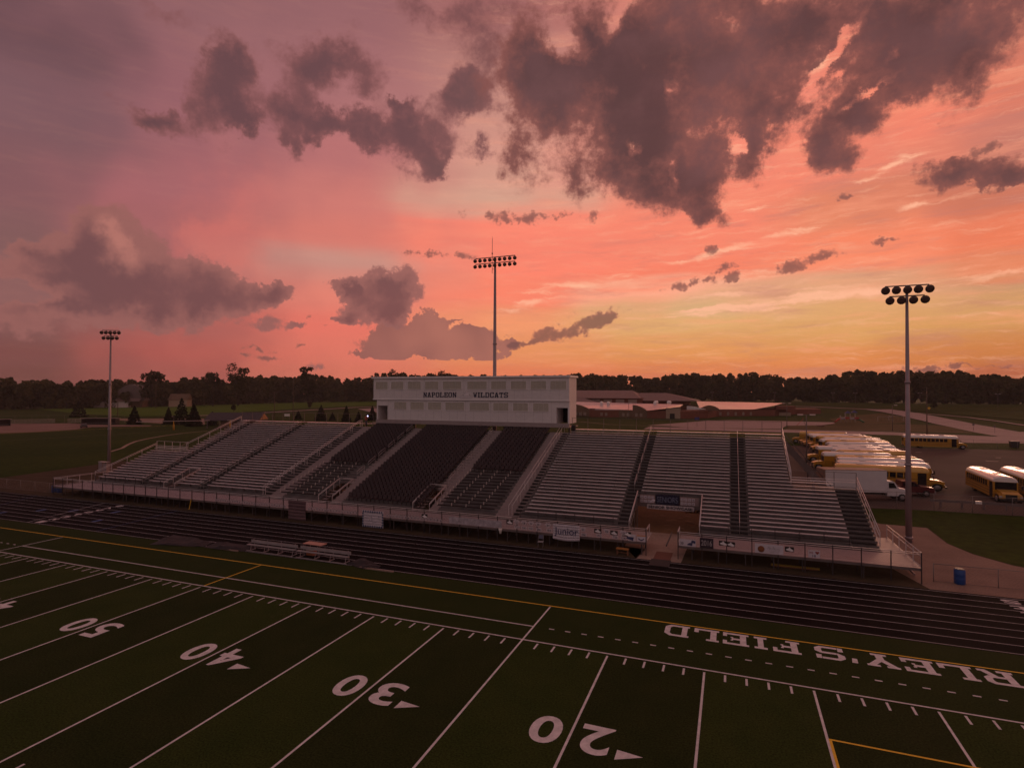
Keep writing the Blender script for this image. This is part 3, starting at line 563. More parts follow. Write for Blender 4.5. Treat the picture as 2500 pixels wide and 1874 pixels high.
for nm_,a,b in (('s1',-39.25,-37.45),('s2',-30.45,-29.25),('s3',-18.4,-17.55),('s4',-11.05,-9.4)):
    mb=MB()
    for k in range(30):
        y0=yk(k)-.36
        for p,q in spans(k,a,b): mb.box(p,y0-.30,zt(k)-RR+.002,q,y0-.003,zt(k)-RR*.5)
    sb(mb,'stair_flight',M_STEP,'pale bare metal stairs beside the dark chairs')
# benches: the hundred that show largest as parts
bens=[]
for a,b,ke in ((-69.2,-61.1,13),(-62.9,-61.1,29),(-59.6,-51.0,29),(-49.5,-40.55,29),(-8.25,.65,29),(2.15,10.2,29),(11.8,15.5,29),(11.8,19.1,13)):
    for k in range(30):
        if k>ke: continue
        if (a==-62.9 or (a==11.8 and b==15.5)) and k<=13: continue
        for p,q in spans(k,a,b):
            if q-p<.3: continue
            d=math.hypot((p+q)/2-CAM[0],yk(k)-CAM[1]); bens.append(((q-p)/d/d,p,q,k))
bens.sort(reverse=True)
def bench(mb,p,q,k):
    y,z=yk(k),zs(k)
    mb.box(p,y,z-.045,q,y+.245,z,0)
    x=p+.25
    while x<q-.05:
        mb.box(x-.025,y+.03,zt(k)+.002,x+.025,y+.20,z-.047,1); x+=1.83
for i,(s_,p,q,k) in enumerate(bens[:100]):
    mb=MB(); bench(mb,p,q,k); sb(mb,'bench',[M_ALU,M_STEEL])
mb=MB()
for s_,p,q,k in bens[100:]: bench(mb,p,q,k)
sb(mb,'bench_rows',[M_ALU,M_STEEL],'rows of aluminium bench planks farther away',kind='stuff')
for p,q in ((-62.9,-37.6),(-8.2,15.6)):
    mb=MB(); mb.box(p,yk(29)+.42,zs(29)-.02,q,yk(29)+.95,zs(29)+.03); sb(mb,'back_plank',M_SHINY,'top plank behind the last row catching the sky')
mb=MB()
for p,q in ((-69.3,-63.05),(15.7,21.0)): mb.box(p,yk(13)+.45,zs(13)+.10,q,yk(13)+.50,zs(13)+.19); mb.box(p,yk(13)+.45,zs(13)+.35,q,yk(13)+.49,zs(13)+.40)
sb(mb,'wing_back_rail',M_ALU)
# stadium chairs
def chair(mb,x,k):
    y,z=yk(k),zt(k)
    mb.box(x-.22,y-.02,z+.38,x+.22,y+.36,z+.43); 
    mb.face(((x-.22,y+.30,z+.44),(x+.22,y+.30,z+.44),(x+.21,y+.43,z+.86),(x-.21,y+.43,z+.86)))
    mb.face(((x-.21,y+.47,z+.86),(x+.21,y+.47,z+.86),(x+.22,y+.36,z+.40),(x-.22,y+.36,z+.40)))
    mb.face(((x-.21,y+.43,z+.86),(x+.21,y+.43,z+.86),(x+.21,y+.47,z+.86),(x-.21,y+.47,z+.86)))
    mb.face(((x-.22,y+.30,z+.44),(x-.21,y+.43,z+.86),(x-.21,y+.47,z+.86),(x-.22,y+.36,z+.40)))
    mb.face(((x+.22,y+.36,z+.40),(x+.21,y+.47,z+.86),(x+.21,y+.43,z+.86),(x+.22,y+.30,z+.44)))
    mb.box(x-.03,y+.1,z+.003,x+.03,y+.16,z+.38)
chs=[]
for a,b,k0,k1 in ((-37.2,-31.0,12,29),(-29.0,-19.55,0,29),(-17.3,-11.2,12,29)):
    n=int((b-a)/.53)
    for k in range(k0,k1+1):
        for j in range(n): 
            x=a+(j+.5)*(b-a)/n; chs.append((math.hypot(x-CAM[0],yk(k)-CAM[1]),x,k))
chs.sort()
mb=MB(); chair(mb,0,0); mb.xf(Matrix.Translation((0,-yk(0),-zt(0)))); proto=None
for d,x,k in chs[:100]:
    if proto is None: proto=mb.build('stadium_chair',M_CHAIR,stand); o=proto
    else: o=proto.copy(); COL.objects.link(o); o.parent=stand
    o.location=Vector((x,yk(k),zt(k)))+O
mb=MB()
for d,x,k in chs[100:]: chair(mb,x,k)
sb(mb,'stadium_chairs',M_CHAIR,'block of dark stadium chairs farther up',kind='stuff',recalc=False)
# bare rails with brackets where the chairs are missing
for a,b in ((-38.3,-32.6),(-17.9,-11.5)):
    mb=MB()
    for k in range(0,12):
        a_=a+.055*k; 
        for p,q in spans(k,a_,b+.03*k):
            y,z=yk(k),zt(k)
            mb.box(p,y+.22,z+.30,q,y+.30,z+.36,0); mb.box(p,y+.30,z+.02,q,y+.33,z+.29,2)
            x=p+.1
            while x<q: mb.box(x-.03,y+.10,z+.33,x+.03,y+.16,z+.62,1); mb.box(x-.03,y+.02,z+.37,x+.03,y+.09,z+.42,1); x+=1.62
    sb(mb,'seat_rail_block',[M_CHAIR,M_BRKT,M_NOSE],'bare seat rails with upright brackets and no chairs')
# front walkway
def deckbox(mb,x0,x1,y0,y1,z): mb.box(x0,y0,z-.05,x1,y1,z)
for p,q in ((-70.1,3.95),(6.38,22.6)):
    mb=MB(); deckbox(mb,p,q,18.35,21.95,1.05)
    sb(mb,'walkway_deck',M_DECK)
    mb=MB(); mb.box(p,18.32,.86,q,18.347,1.055); sb(mb,'deck_fascia',M_STEEL)
mb=MB(); deckbox(mb,21.1,22.6,21.96,27.2,1.05); sb(mb,'end_landing',M_DECK); mb=MB(); deckbox(mb,-70.1,-69.45,21.96,26,1.05); sb(mb,'end_landing',M_DECK)
mb=MB()
for k in range(2): # step from walkway to first tread
    for p,q in ((-69.4,-56.45),(-54.45,-40.6),(-40.4,-32.45),(-30.5,-20.45),(-18.4,1.8),(7.85,21.05)):
        if k==0: mb.box(p,21.96,.84,q,22.915,1.035+.004)
sb(mb,'gutter_board',M_NOSE)
# handrail helper
def rail(mb,pts,hs,posts,r=.024,base=None):
    """pts foot line (x,y,z); hs rail heights; posts spacing"""
    for a,b in zip(pts[:-1],pts[1:]):
        a=Vector(a);b=Vector(b)
        for h in hs: mb.tube([a+Vector((0,0,h)),b+Vector((0,0,h))],r,6)
        n=max(1,round((b-a).length/posts))
        for k in range(n+1):
            p=a+(b-a)*k/n; mb.bar(p+Vector((0,0,-.02)),p+Vector((0,0,max(hs)+.02)),.05)
# front guard rail
FP=[(-70.1,3.95),(6.38,22.6)]
for p,q in FP:
    mb=MB()
    for z in (2.13,2.00): mb.tube([(p,18.30,z),(q,18.30,z)],.028,6)
    mb.tube([(p,18.30,1.16),(q,18.30,1.16)],.014,5)
    sb(mb,'front_guard_rail',M_GALV)
    n=round((q-p)/1.87)
    for k in range(n+1): mb=MB(); x=p+.03+(q-p-.06)*k/n; mb.bar((x,18.29,-.02),(x,18.29,2.14),.065); sb(mb,'front_rail_post',M_POSTD)
    mb=MB(); st=.16; x=p
    while x<q-st:
        for z0 in (1.18,1.34,1.50,1.66,1.82): mb.bar((x,18.30,z0),(x+st,18.30,z0+.16),.004); mb.bar((x,18.30,z0+.16),(x+st,18.30,z0),.004)
        x+=st
    sb(mb,'front_rail_mesh',M_POSTD,recalc=False)
for x,y1,h1 in ((3.95,20.2,0),(6.38,20.2,0)):
    mb=MB(); rail(mb,[(x,18.42,1.05),(x,y1,1.05)],(1.08,.96,.1),1.2); sb(mb,'passage_guard_rail',M_GALV)
mb=MB(); rail(mb,[(22.58,18.4,1.05),(22.45,27.1,1.05)],(1.08,.80,.1),1.6); sb(mb,'end_guard_rail',M_GALV)
mb=MB(); rail(mb,[(-70.08,18.4,1.05),(-70.08,26,1.05)],(1.08,.96,.1),1.6); sb(mb,'end_guard_rail',M_GALV)
# inner rail segments in front of the first row
for p,q in ((-69,-61.3),(-59.4,-56.8),(-8.5,.4),(7.9,10.1),(11.9,19.0)):
    mb=MB(); rail(mb,[(p,22.75,1.05),(q,22.75,1.05)],(.85,.45),1.9,r=.022); sb(mb,'row_front_rail',M_POSTD)
# side rails of the stepped seating
mb=MB()
def slope(x,k0,k1,off=-.3): return [(x,yk(k0)+off,zt(k0)),(x,yk(k1)+.45,zt(k1))]
rail(mb,slope(21.1,0,13),(1.10,.70,.15),1.7,r=.03); sb(mb,'side_rail',M_GALV)
mb=MB(); rail(mb,slope(15.66,14,29),(1.12,.75,.15),1.9,r=.03); mb.bar((15.66,yk(14),zt(13)),(15.66,yk(14),zt(14)+1.2),.06); sb(mb,'side_rail',M_GALV)
mb=MB(); rail(mb,slope(-63.05,14,29),(1.12,.95),2.2,r=.03); sb(mb,'side_rail',M_GALV)
mb=MB(); rail(mb,slope(-69.4,0,13),(1.12,.95),2.2,r=.03); sb(mb,'side_rail',M_GALV)
mb=MB(); rail(mb,[(15.7,yk(13)+.6,zt(13)),(21.08,yk(13)+.6,zt(13))],(1.45,.1),1.8); sb(mb,'wing_rail',M_STEEL)
mb=MB(); rail(mb,[(-69.4,yk(13)+.6,zt(13)),(-63.1,yk(13)+.6,zt(13))],(1.45,.1),1.8); sb(mb,'wing_rail',M_GALV)
for p,q in ((-63,-38.2),(-8.4,15.6)):
    mb=MB(); rail(mb,[(p,yk(29)+.62,zt(29)),(q,yk(29)+.62,zt(29))],(1.83,),2.05,r=.025); sb(mb,'rear_guard_rail',M_STEEL)
# centre hand rails in the aisles
def loops(x,k0,k1,step=3.2,ln=2.2,name='aisle_handrail',double=True):
    k=k0+.2
    while k+ln<=k1+1.2:
        mb=MB(); ya,za=Y1+DD*k-.2,zt(0)+RR*k; yb,zb=Y1+DD*(k+ln)-.2,zt(0)+RR*(k+ln)
        for xx in ((x-.30,x+.30) if double else (x,)):
            mb.tube([(xx,ya,za-.1),(xx,ya,za+.86),(xx,yb,zb+.86),(xx,yb,zb-.1)],.02,6); mb.tube([(xx,ya,za+.55),(xx,yb,zb+.55)],.017,6)
        if double: mb.tube([(x-.3,ya,za+.6),(x+.3,ya,za+.6)],.017,6)
        sb(mb,name,M_GALV); k+=step
loops(-60.35,0,29); loops(-50.25,0,29); loops(1.4,9,29,3.6,2.6,double=False); loops(11.0,0,29,3.2,3.0,double=False)
loops(-30.65,7,29,3.6,2.4,double=False); loops(-18.6,7,29,3.6,2.4,double=False)
mb=MB(); 
for x in (-40.3,-39.95): rail(mb,slope(x,0,29,-.4),(.92,),2.4,r=.032)
sb(mb,'stair_handrail',M_GALV)
mb=MB()
for x in (-9.75,-9.4): rail(mb,slope(x,0,29,-.4),(.92,),2.4,r=.032)
sb(mb,'stair_handrail',M_GALV)
# vomitories
for x0,x1 in ((VL[0],VL[1]),(V1[0],V1[1]),(V2[0],V2[1])):
    mb=MB(); ye=yk(5)+.26
    for x in (x0,x1): rail(mb,[(x,22.95,1.05),(x,22.95+1e-3,1.05)],(.5,),9); 
    mb=MB()
    for x in (x0,x1):
        a=Vector((x,22.9,.72)); b=Vector((x,ye,2.05))
        for h in (1.05,.93): mb.tube([a+Vector((0,0,h)),b+Vector((0,0,h))],.028,6)
        for t in (0,.35,.7,1): p=a.lerp(b,t); mb.bar(p,p+Vector((0,0,1.05)),.055)
    for h in (1.05,.93): mb.tube([(x0,ye,2.05+h),(x1,ye,2.05+h)],.028,6)
    sb(mb,'entry_rail',M_GALV)
    mb=MB(); mb.box(x0,ye-.0,.0,x1,ye+.08,1.9,0)
    mb.box(x0-.06,22.2,-.0,x0-.003,ye,1.0,0); mb.box(x1+.003,22.2,.0,x1+.06,ye,1.0,0)
    mb.box(x0+.05,ye-.5,1.55,x1-.05,ye-.02,1.80,1)
    sb(mb,'entry_wall',[M_STEEL,M_BROWN])
    mb=MB(); xm=(x0+x1)/2
    for k in range(6): mb.box(x0+.02,22.3+k*.55,.75+k*.20,xm-.05,22.3+k*.55+.52,.80+k*.20)
    sb(mb,'entry_stair',M_STEP)
    mb=MB()
    for k in range(6): t=k/5; mb.bar((x0+.1,22.6+t*2.2,.3+t),(x1-.1,22.1+t*1.5,1.0),.03)
    sb(mb,'entry_brace',mat('dull_yellow_steel',(.20,.13,.05),.7))
# passage walls, rails
mb=MB(); yb=yk(7)+.25
mb.box(1.85,yb,2.1,7.8,yb+.05,3.25,0)
sb(mb,'passage_lintel',M_STEEL)
for x in (1.84,7.8):
    mb=MB(); a=Vector((x,22.7,.62)); b=Vector((x,yb,2.50))
    for h in (1.08,): mb.tube([a+Vector((0,0,h)),b+Vector((0,0,h))],.05,8)
    for k in range(9):
        t=k/8; p=a.lerp(b,t); mb.bar(p,p+Vector((0,0,1.08)),.045)
    mb.box(x-.03,22.95,0,x+.03,23.02,1.2)
    sb(mb,'passage_side_rail',M_GALV)
    mb=MB(); 
    for k in range(8): mb.box(x-.02 if x<5 else x-.01,yk(k)-.36,zt(k)-.5,x+.01 if x<5 else x+.02,yk(k)+.24,zt(k)-.003)
    for k in range(4): mb.bar((x,22.6+k*1.6,0),(x,22.6+k*1.6,zt(int(k*2.4))-.2),.09)
    sb(mb,'passage_side_frame',M_STEEL)
# substructure: columns, rakers, beams
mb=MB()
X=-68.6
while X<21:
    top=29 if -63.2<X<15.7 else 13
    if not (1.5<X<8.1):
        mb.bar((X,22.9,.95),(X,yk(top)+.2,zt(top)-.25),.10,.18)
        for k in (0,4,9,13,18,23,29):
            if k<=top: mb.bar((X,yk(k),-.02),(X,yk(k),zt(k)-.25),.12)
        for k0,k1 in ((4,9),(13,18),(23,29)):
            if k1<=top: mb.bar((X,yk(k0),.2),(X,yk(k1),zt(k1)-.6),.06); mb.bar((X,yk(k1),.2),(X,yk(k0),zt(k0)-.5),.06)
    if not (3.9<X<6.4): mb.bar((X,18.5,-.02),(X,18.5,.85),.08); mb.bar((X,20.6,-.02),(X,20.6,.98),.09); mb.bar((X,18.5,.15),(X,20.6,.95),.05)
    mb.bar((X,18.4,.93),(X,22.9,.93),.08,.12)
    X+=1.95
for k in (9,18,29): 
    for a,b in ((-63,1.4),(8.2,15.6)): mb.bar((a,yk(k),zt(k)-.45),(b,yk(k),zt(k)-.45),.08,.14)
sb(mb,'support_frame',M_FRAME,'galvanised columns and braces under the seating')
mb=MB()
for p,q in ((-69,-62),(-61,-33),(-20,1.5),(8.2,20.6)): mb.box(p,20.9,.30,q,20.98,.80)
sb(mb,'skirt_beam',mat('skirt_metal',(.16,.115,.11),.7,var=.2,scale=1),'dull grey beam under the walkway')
# rear stair on the right
mb=MB(); 
for s in (43.1,44.4): mb.bar((15.9,s,7.55),(21.2,s,1.2),.08,.62); mb.tube([(15.9,s,8.6),(21.2,s,2.25)],.03,6); mb.tube([(15.9,s,8.1),(21.2,s,1.75)],.02,6)
for k in range(28):
    t=k/27; mb.box(15.9+5.3*t-.12,43.1,7.5-6.35*t,15.9+5.3*t+.14,44.4,7.54-6.35*t)
mb.box(13.6,42.9,7.9,15.9,44.6,7.98)
for k in range(6): t=k/5; mb.bar((15.9+5.3*t,43.1,7.3-6.3*t),(15.9+5.3*t,43.1,8.6-6.35*t),.04)
for x,z in ((13.8,7.9),(15.8,7.9),(18.5,4.2)): 
    for y in (43.1,44.4): mb.bar((x,y,-.02),(x,y,z),.10)
sb(mb,'rear_stair',M_STEEL,'dark stair descending behind the right end')
# end ramp on the right with its low rail
mb=MB(); mb.face(((22.62,21.5,1.0),(23.6,21.5,1.0),(23.4,18.6,.02),(22.62,18.9,.02))) if False else None
mb.bar((21.9,27.2,1.0),(22.6,20.0,.15),.10,.16); sb(mb,'ramp_stringer',M_STEP)
# translucent school board seen from behind inside the passage, pale floor strips painting the light through the tread gaps
pw=thing('name_board','hanging orange board with mirrored letters ATS inside the stand passage','sign',(7.0,30.6,1.2))
MB().box(-1.0,-.02,0,.75,.02,.62).build('board',mat('name_board_paint',(.50,.24,.12),.8),pw)
me=textfit('ATS',1.25,.40,.03,.004); M=Matrix.Translation((.02,-.035,.31))@Matrix.Scale(-1,4,(1,0,0))@Matrix.Rotation(R(90),4,'X'); put(me,'board_lettering',mat('dark_lettering',(.02,.015,.015),.8),M,pw)
for x in (-.9,.65): MB().bar((x,0,.62),(x,.02,1.9),.03).build('hanger',M_STEEL,pw)
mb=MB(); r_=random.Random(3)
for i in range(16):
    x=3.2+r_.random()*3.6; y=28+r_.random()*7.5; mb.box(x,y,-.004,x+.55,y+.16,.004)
struct(mb.build('painted_light_strips',mat('light_strip_paint',(.30,.16,.09),.7)),'pale strips of painted light on the passage floor')

# ---------------------------------------------------------------- press box
M_WALL=mat('press_box_siding',(.72,.67,.67),.75,var=.05,scale=2)
M_TRIM=mat('press_box_trim',(.84,.79,.79),.6)
M_SHUT=mat('window_shutter',(.50,.46,.39),.6,var=.08,scale=3)
M_DARK=mat('dark_recess',(.02,.015,.015),.9)
M_NAVY=mat('navy_lettering',(.010,.012,.05),.6)
pb=thing('press_box','white two storey press box with shuttered windows on top of the grandstand','press box',(-23.3,41.2,8.8))
def pbx(mb,name,m,label=None,parent=None): 
    mb.xf(Matrix.Translation((23.3,-41.2,-8.8))); o=mb.build(name,m,parent or pb)
    if label: o['label']=label
    return o
YF=41.2; YB=44.72
mb=MB(); mb.box(-37.93,YF,12.15,-8.72,YB,15.1); pbx(mb,'upper_storey',M_WALL)
M_SEAM=mat('siding_seam',(.50,.45,.46),.8)
mb=MB(); x=-36.9
while x<-9:
    mb.box(x,YF-.004,12.21,x+.03,YF-.001,15.09); x+=1.22
pbx(mb,'siding_seams',M_SEAM); mb=MB()
for y in (42.1,43.0,43.9): mb.box(-8.719,y,12.16,-8.714,y+.03,15.09)
pbx(mb,'siding_seams',M_SEAM)
mb=MB(); x=-35.5
while x<-10.6:
    mb.box(x,YF+.136,9.26,x+.03,YF+.139,12.14); x+=1.22
pbx(mb,'siding_seams',M_SEAM)
mb=MB()
YL=YF+.14
mb.box(-37.45,YL,9.2,-37.25,YB-.01,12.147); mb.box(-35.63,YL,9.2,-10.45,YB-.01,12.147); mb.box(-8.95,YL,9.2,-8.725,YB-.01,12.147); mb.box(-37.24,YL+.0,11.2,-35.64,YB-.02,12.146); mb.box(-10.44,YL,11.2,-8.96,YB-.02,12.146)
mb.box(-37.24,YB-.3,9.2,-35.64,YB-.02,11.19); mb.box(-10.44,YB-.3,9.2,-8.96,YB-.02,11.19)
pbx(mb,'lower_storey',M_WALL)
mb=MB(); mb.box(-37.9,40.7,8.72,-8.7,YB+.8,8.78); mb.box(-37.4,YL-.28,8.79,-8.7,YL-.003,9.24); pbx(mb,'base_floor',M_STEP)
mb=MB()
for X in (-37.5,-33,-28,-23,-18,-13,-9): mb.bar((X,YB-.2,-.02),(X,YB-.2,8.7),.22); mb.bar((X,42.4,-.02),(X,42.4,8.7),.2)
pbx(mb,'column_frame',M_STEEL)
for a,b in ((-37.22,-35.66),(-10.42,-8.98)):
    mb=MB(); mb.box(a,YB-.34,9.21,b,YB-.31,11.18); pbx(mb,'doorway',M_DARK,'dark open doorway')
mb=MB(); mb.box(-9.6,YB-.40,9.22,-9.0,YB-.345,11.15); pbx(mb,'door_leaf',mat('green_door',(.10,.12,.10),.6))
mb=MB(); mb.box(-38.15,YF-.25,15.1,-8.52,YB+.15,15.32); pbx(mb,'roof',M_TRIM)
mb=MB(); mb.box(-38.0,YF-.06,12.05,-8.66,YF-.003,12.2); pbx(mb,'floor_band',M_TRIM)
def window(a,b,z0,z1,y):
    w=MB(); f=.07
    w.box(a,y-.05,z1,b,y-.003,z1+f); w.box(a,y-.07,z0-f,b,y-.003,z0); w.box(a-f,y-.05,z0-f,a,y-.003,z1+f); w.box(b,y-.05,z0-f,b+f,y-.003,z1+f)
    n=3 if b-a<2.5 else 3
    o=pbx(w,'window',M_TRIM)
    p=MB()
    for k in range(n):
        x0=a+(b-a)*k/n; x1=a+(b-a)*(k+1)/n
        p.box(x0+.02,y-.02,z0+.01,x1-.02,y-.004,z1-.01)
        zz=z0+.06
        while zz<z1-.02: p.box(x0+.03,y-.026,zz,x1-.03,y-.021,zz+.03); zz+=.09
    q=p; q.xf(Matrix.Translation((23.3,-41.2,-8.8))); q.build('shutter',M_SHUT,o)
UW=[(-37.62,-35.46),(-35.0,-32.89),(-32.26,-30.11),(-29.49,-27.31),(-26.71,-23.78),(-22.99,-20.05),(-19.48,-17.26),(-16.68,-14.46),(-13.9,-11.71),(-11.26,-9.05)]
LW=[(-34.55,-32.46),(-31.88,-29.65),(-29.09,-26.95),(-26.35,-23.43),(-22.7,-19.74),(-19.23,-16.96),(-16.42,-14.25),(-13.65,-11.44)]
for a,b in UW: window(a+.05,b-.05,13.55,14.62,YF)
for a,b in LW: window(a+.05,b-.05,10.72,11.75,YL)
lt=MB()
def word(s,x0,x1,z0,h):
    n=len(s); wid={'I':.55}; tot=sum(wid.get(c,1.0) for c in s)+.22*(n-1); u=(x1-x0)/tot; x=x0
    for c in s:
        w=wid.get(c,1.0)*u; slab(lt,c,0,w,h,Matrix.Translation((x,YF-.005,z0))@Matrix.Rotation(R(90),4,'X'),.04); x+=w+.22*u
word('NAPOLEON',-29.7,-24.6,12.46,.68); word('WILDCATS',-22.06,-17.03,12.46,.68)
pbx(lt,'wall_lettering',M_NAVY)
# pale crest between the two words: a crouching cat over a bar
em=MB()
def fpoly(pts,y,t=.02): em.prism([(x,z) for x,z in pts],y-t,y,'y')
fpoly([(-23.95,12.55),(-23.6,12.72),(-23.3,12.98),(-23.2,13.25),(-23.05,13.08),(-22.85,13.1),(-22.72,13.22),(-22.68,12.95),(-22.75,12.78),(-22.45,12.6),(-22.9,12.64),(-23.1,12.52),(-23.4,12.6)],YF-.004)
em.box(-23.95,YF-.02,12.38,-22.42,YF-.005,12.47)
pbx(em,'wall_crest',mat('crest_paint',(.83,.77,.80),.6))
em=MB()
for a,b in (((-23.95,12.58),(-23.3,12.92)),((-23.3,12.92),(-23.2,13.25)),((-23.05,13.12),(-22.72,13.22)),((-22.72,12.95),(-22.45,12.62)),((-23.5,12.62),(-22.9,12.66)),((-24.0,12.36),(-22.4,12.36)),((-23.6,12.75),(-23.4,12.6))): em.bar((a[0],YF-.035,a[1]),(b[0],YF-.035,b[1]),.035,.02)
pbx(em,'crest_outline',mat('crest_grey',(.34,.30,.33),.7))

# ---------------------------------------------------------------- floodlight poles
M_POLE=mat('galvanised_pole',(.36,.29,.31),.5,.5,var=.08,scale=2)
M_LAMPB=mat('floodlight_body',(.10,.07,.065),.6)
M_LENS=mat('floodlight_glass',(.16,.09,.08),.15,.3)
def flood(parent,x,y,z,tilt=14,yaw=0,r=.30):
    mb=MB(); mb.lathe([(.08,-.30),(.17,-.24),(.24,-.10),(r,.10),(r+.02,.14),(r,.16)],n=14)
    M=Matrix.Translation((x,y,z))@Matrix.Rotation(R(yaw),4,'Z')@Matrix.Rotation(R(90+tilt),4,'X')
    mb.xf(M); o=mb.build('floodlight',M_LAMPB,parent)
    l=MB(); l.lathe([(r-.03,.165),(r-.12,.19),(.02,.20)],n=14); l.xf(M); l.build('lens',M_LENS,o)
def lightpole(label,x,y,H,rows,yaw=0,r0=.28,joint=None,ant=False,r=.30):
    t=thing('floodlight_pole',label,'floodlight pole',(x,y,0),0,'tall floodlight poles around the field')
    mb=MB(); mb.tube([(0,0,-.03),(0,0,H*.35),(0,0,H)],[r0*.9,r0*.7,r0*.36],14)
    mb.build('pole',M_POLE,t)
    mb=MB()
    for z,rr in ((H*.30,r0*.84),(H*.62,r0*.66),(.4,r0)):
        mb=MB(); mb.tube([(0,0,z-.10),(0,0,z+.10)],rr+.03,14); mb.build('pole_collar',M_POLE,t)
    c,s=math.cos(R(yaw)),math.sin(R(yaw))
    for n,w,z in rows:
        mb=MB(); mb.bar((-w*c,-w*s,z),(w*c,w*s,z),.10)
        for k in range(n):
            u=-w+2*w*k/(n-1); mb.bar((u*c,u*s,z-.05),(u*c,u*s,z-.30),.06)
        mb.build('crossarm',M_STEEL,t)
        for k in range(n):
            u=-w+2*w*k/(n-1); flood(t,u*c+.10*s,u*s-.10*c,z-.38,yaw=yaw+rnd.uniform(-8,8),r=r)
    if ant:
        mb=MB(); mb.tube([(-.45,0,H-2.2),(-.45,0,H+2.8)],.035,6); mb.tube([(-.45,0,H+.5),(-.45,0,H+.75)],.09,6); mb.tube([(-.45,0,H-1.6),(0,0,H-1.6)],.03,6); mb.bar((-.45,0,H+2),(-.45,0,H+3.1),.02)
        mb.build('antenna_mast',M_STEEL,t)
    return t
lightpole('tall grey floodlight pole with nine lamps beside the right end of the stand',25.0,31.2,22.75,((5,1.66,22.72),(4,1.33,21.80)),r0=.30,r=.34)
lightpole('tallest floodlight pole with eighteen lamps and an antenna behind the press box',-20.95,46.0,32.3,((9,3.05,32.4),(9,3.05,31.58)),r0=.42,ant=True,r=.25)
lightpole('distant floodlight pole with nine lamps at the left end of the stand',-85.25,35.4,23.1,((5,1.3,23.2),(4,1.0,22.3)),yaw=30,r0=.30,r=.27)
mb=MB(); 
cab=thing('electrical_cabinet','pair of grey electrical boxes at the foot of the distant left floodlight pole','cabinet',(-84.6,34.2,0))
MB().box(-.9,-.3,-.01,-.1,.2,1.7).build('cabinet',M_POLE,cab); MB().box(.2,-.3,-.01,1.0,.2,1.5).build('cabinet',M_POLE,cab); MB().box(-1.0,-.35,1.71,1.1,.25,1.76).build('cap',M_GALV,cab)

# ---------------------------------------------------------------- school buses and trucks
M_BUSY=mat('bus_yellow',(.52,.25,.02),.35,var=.06,scale=2,coat=.3)
M_BUSW=mat('bus_roof_white',(.88,.80,.76),.2,coat=.3)
M_BUSYR=mat('bus_roof_yellow',(.66,.38,.09),.22,coat=.3)
M_GLASS=mat('vehicle_glass',(.018,.015,.018),.08,spec=.8)
M_BLACK=mat('black_rubber',(.015,.012,.012),.75)
M_BTRIM=mat('black_trim',(.020,.016,.016),.5)
M_HUB=mat('wheel_hub',(.28,.24,.24),.5,.4)
M_HEAD=mat('headlight_glass',(.55,.48,.44),.15)
M_REDL=mat('red_lamp',(.35,.02,.015),.3)
M_HATCH=mat('roof_hatch',(.45,.40,.38),.5)
def wheel(parent,x,y,r=.50,w=.28):
    mb=MB(); mb.lathe([(r-.12,-w/2),(r-.02,-w/2),(r,-w/2+.04),(r,w/2-.04),(r-.02,w/2),(r-.12,w/2)],n=18); mb.xf(Matrix.Translation((x,y,r))@Matrix.Rotation(R(90),4,'X'))
    o=mb.build('wheel',M_BLACK,parent)
    h=MB(); h.lathe([(.10,-w/2-.015),(r-.2,-w/2-.01),(r-.19,w/2+.01),(.10,w/2+.015)],n=14); h.xf(Matrix.Translation((x,y,r))@Matrix.Rotation(R(90),4,'X')); h.build('rim',M_HUB,o)
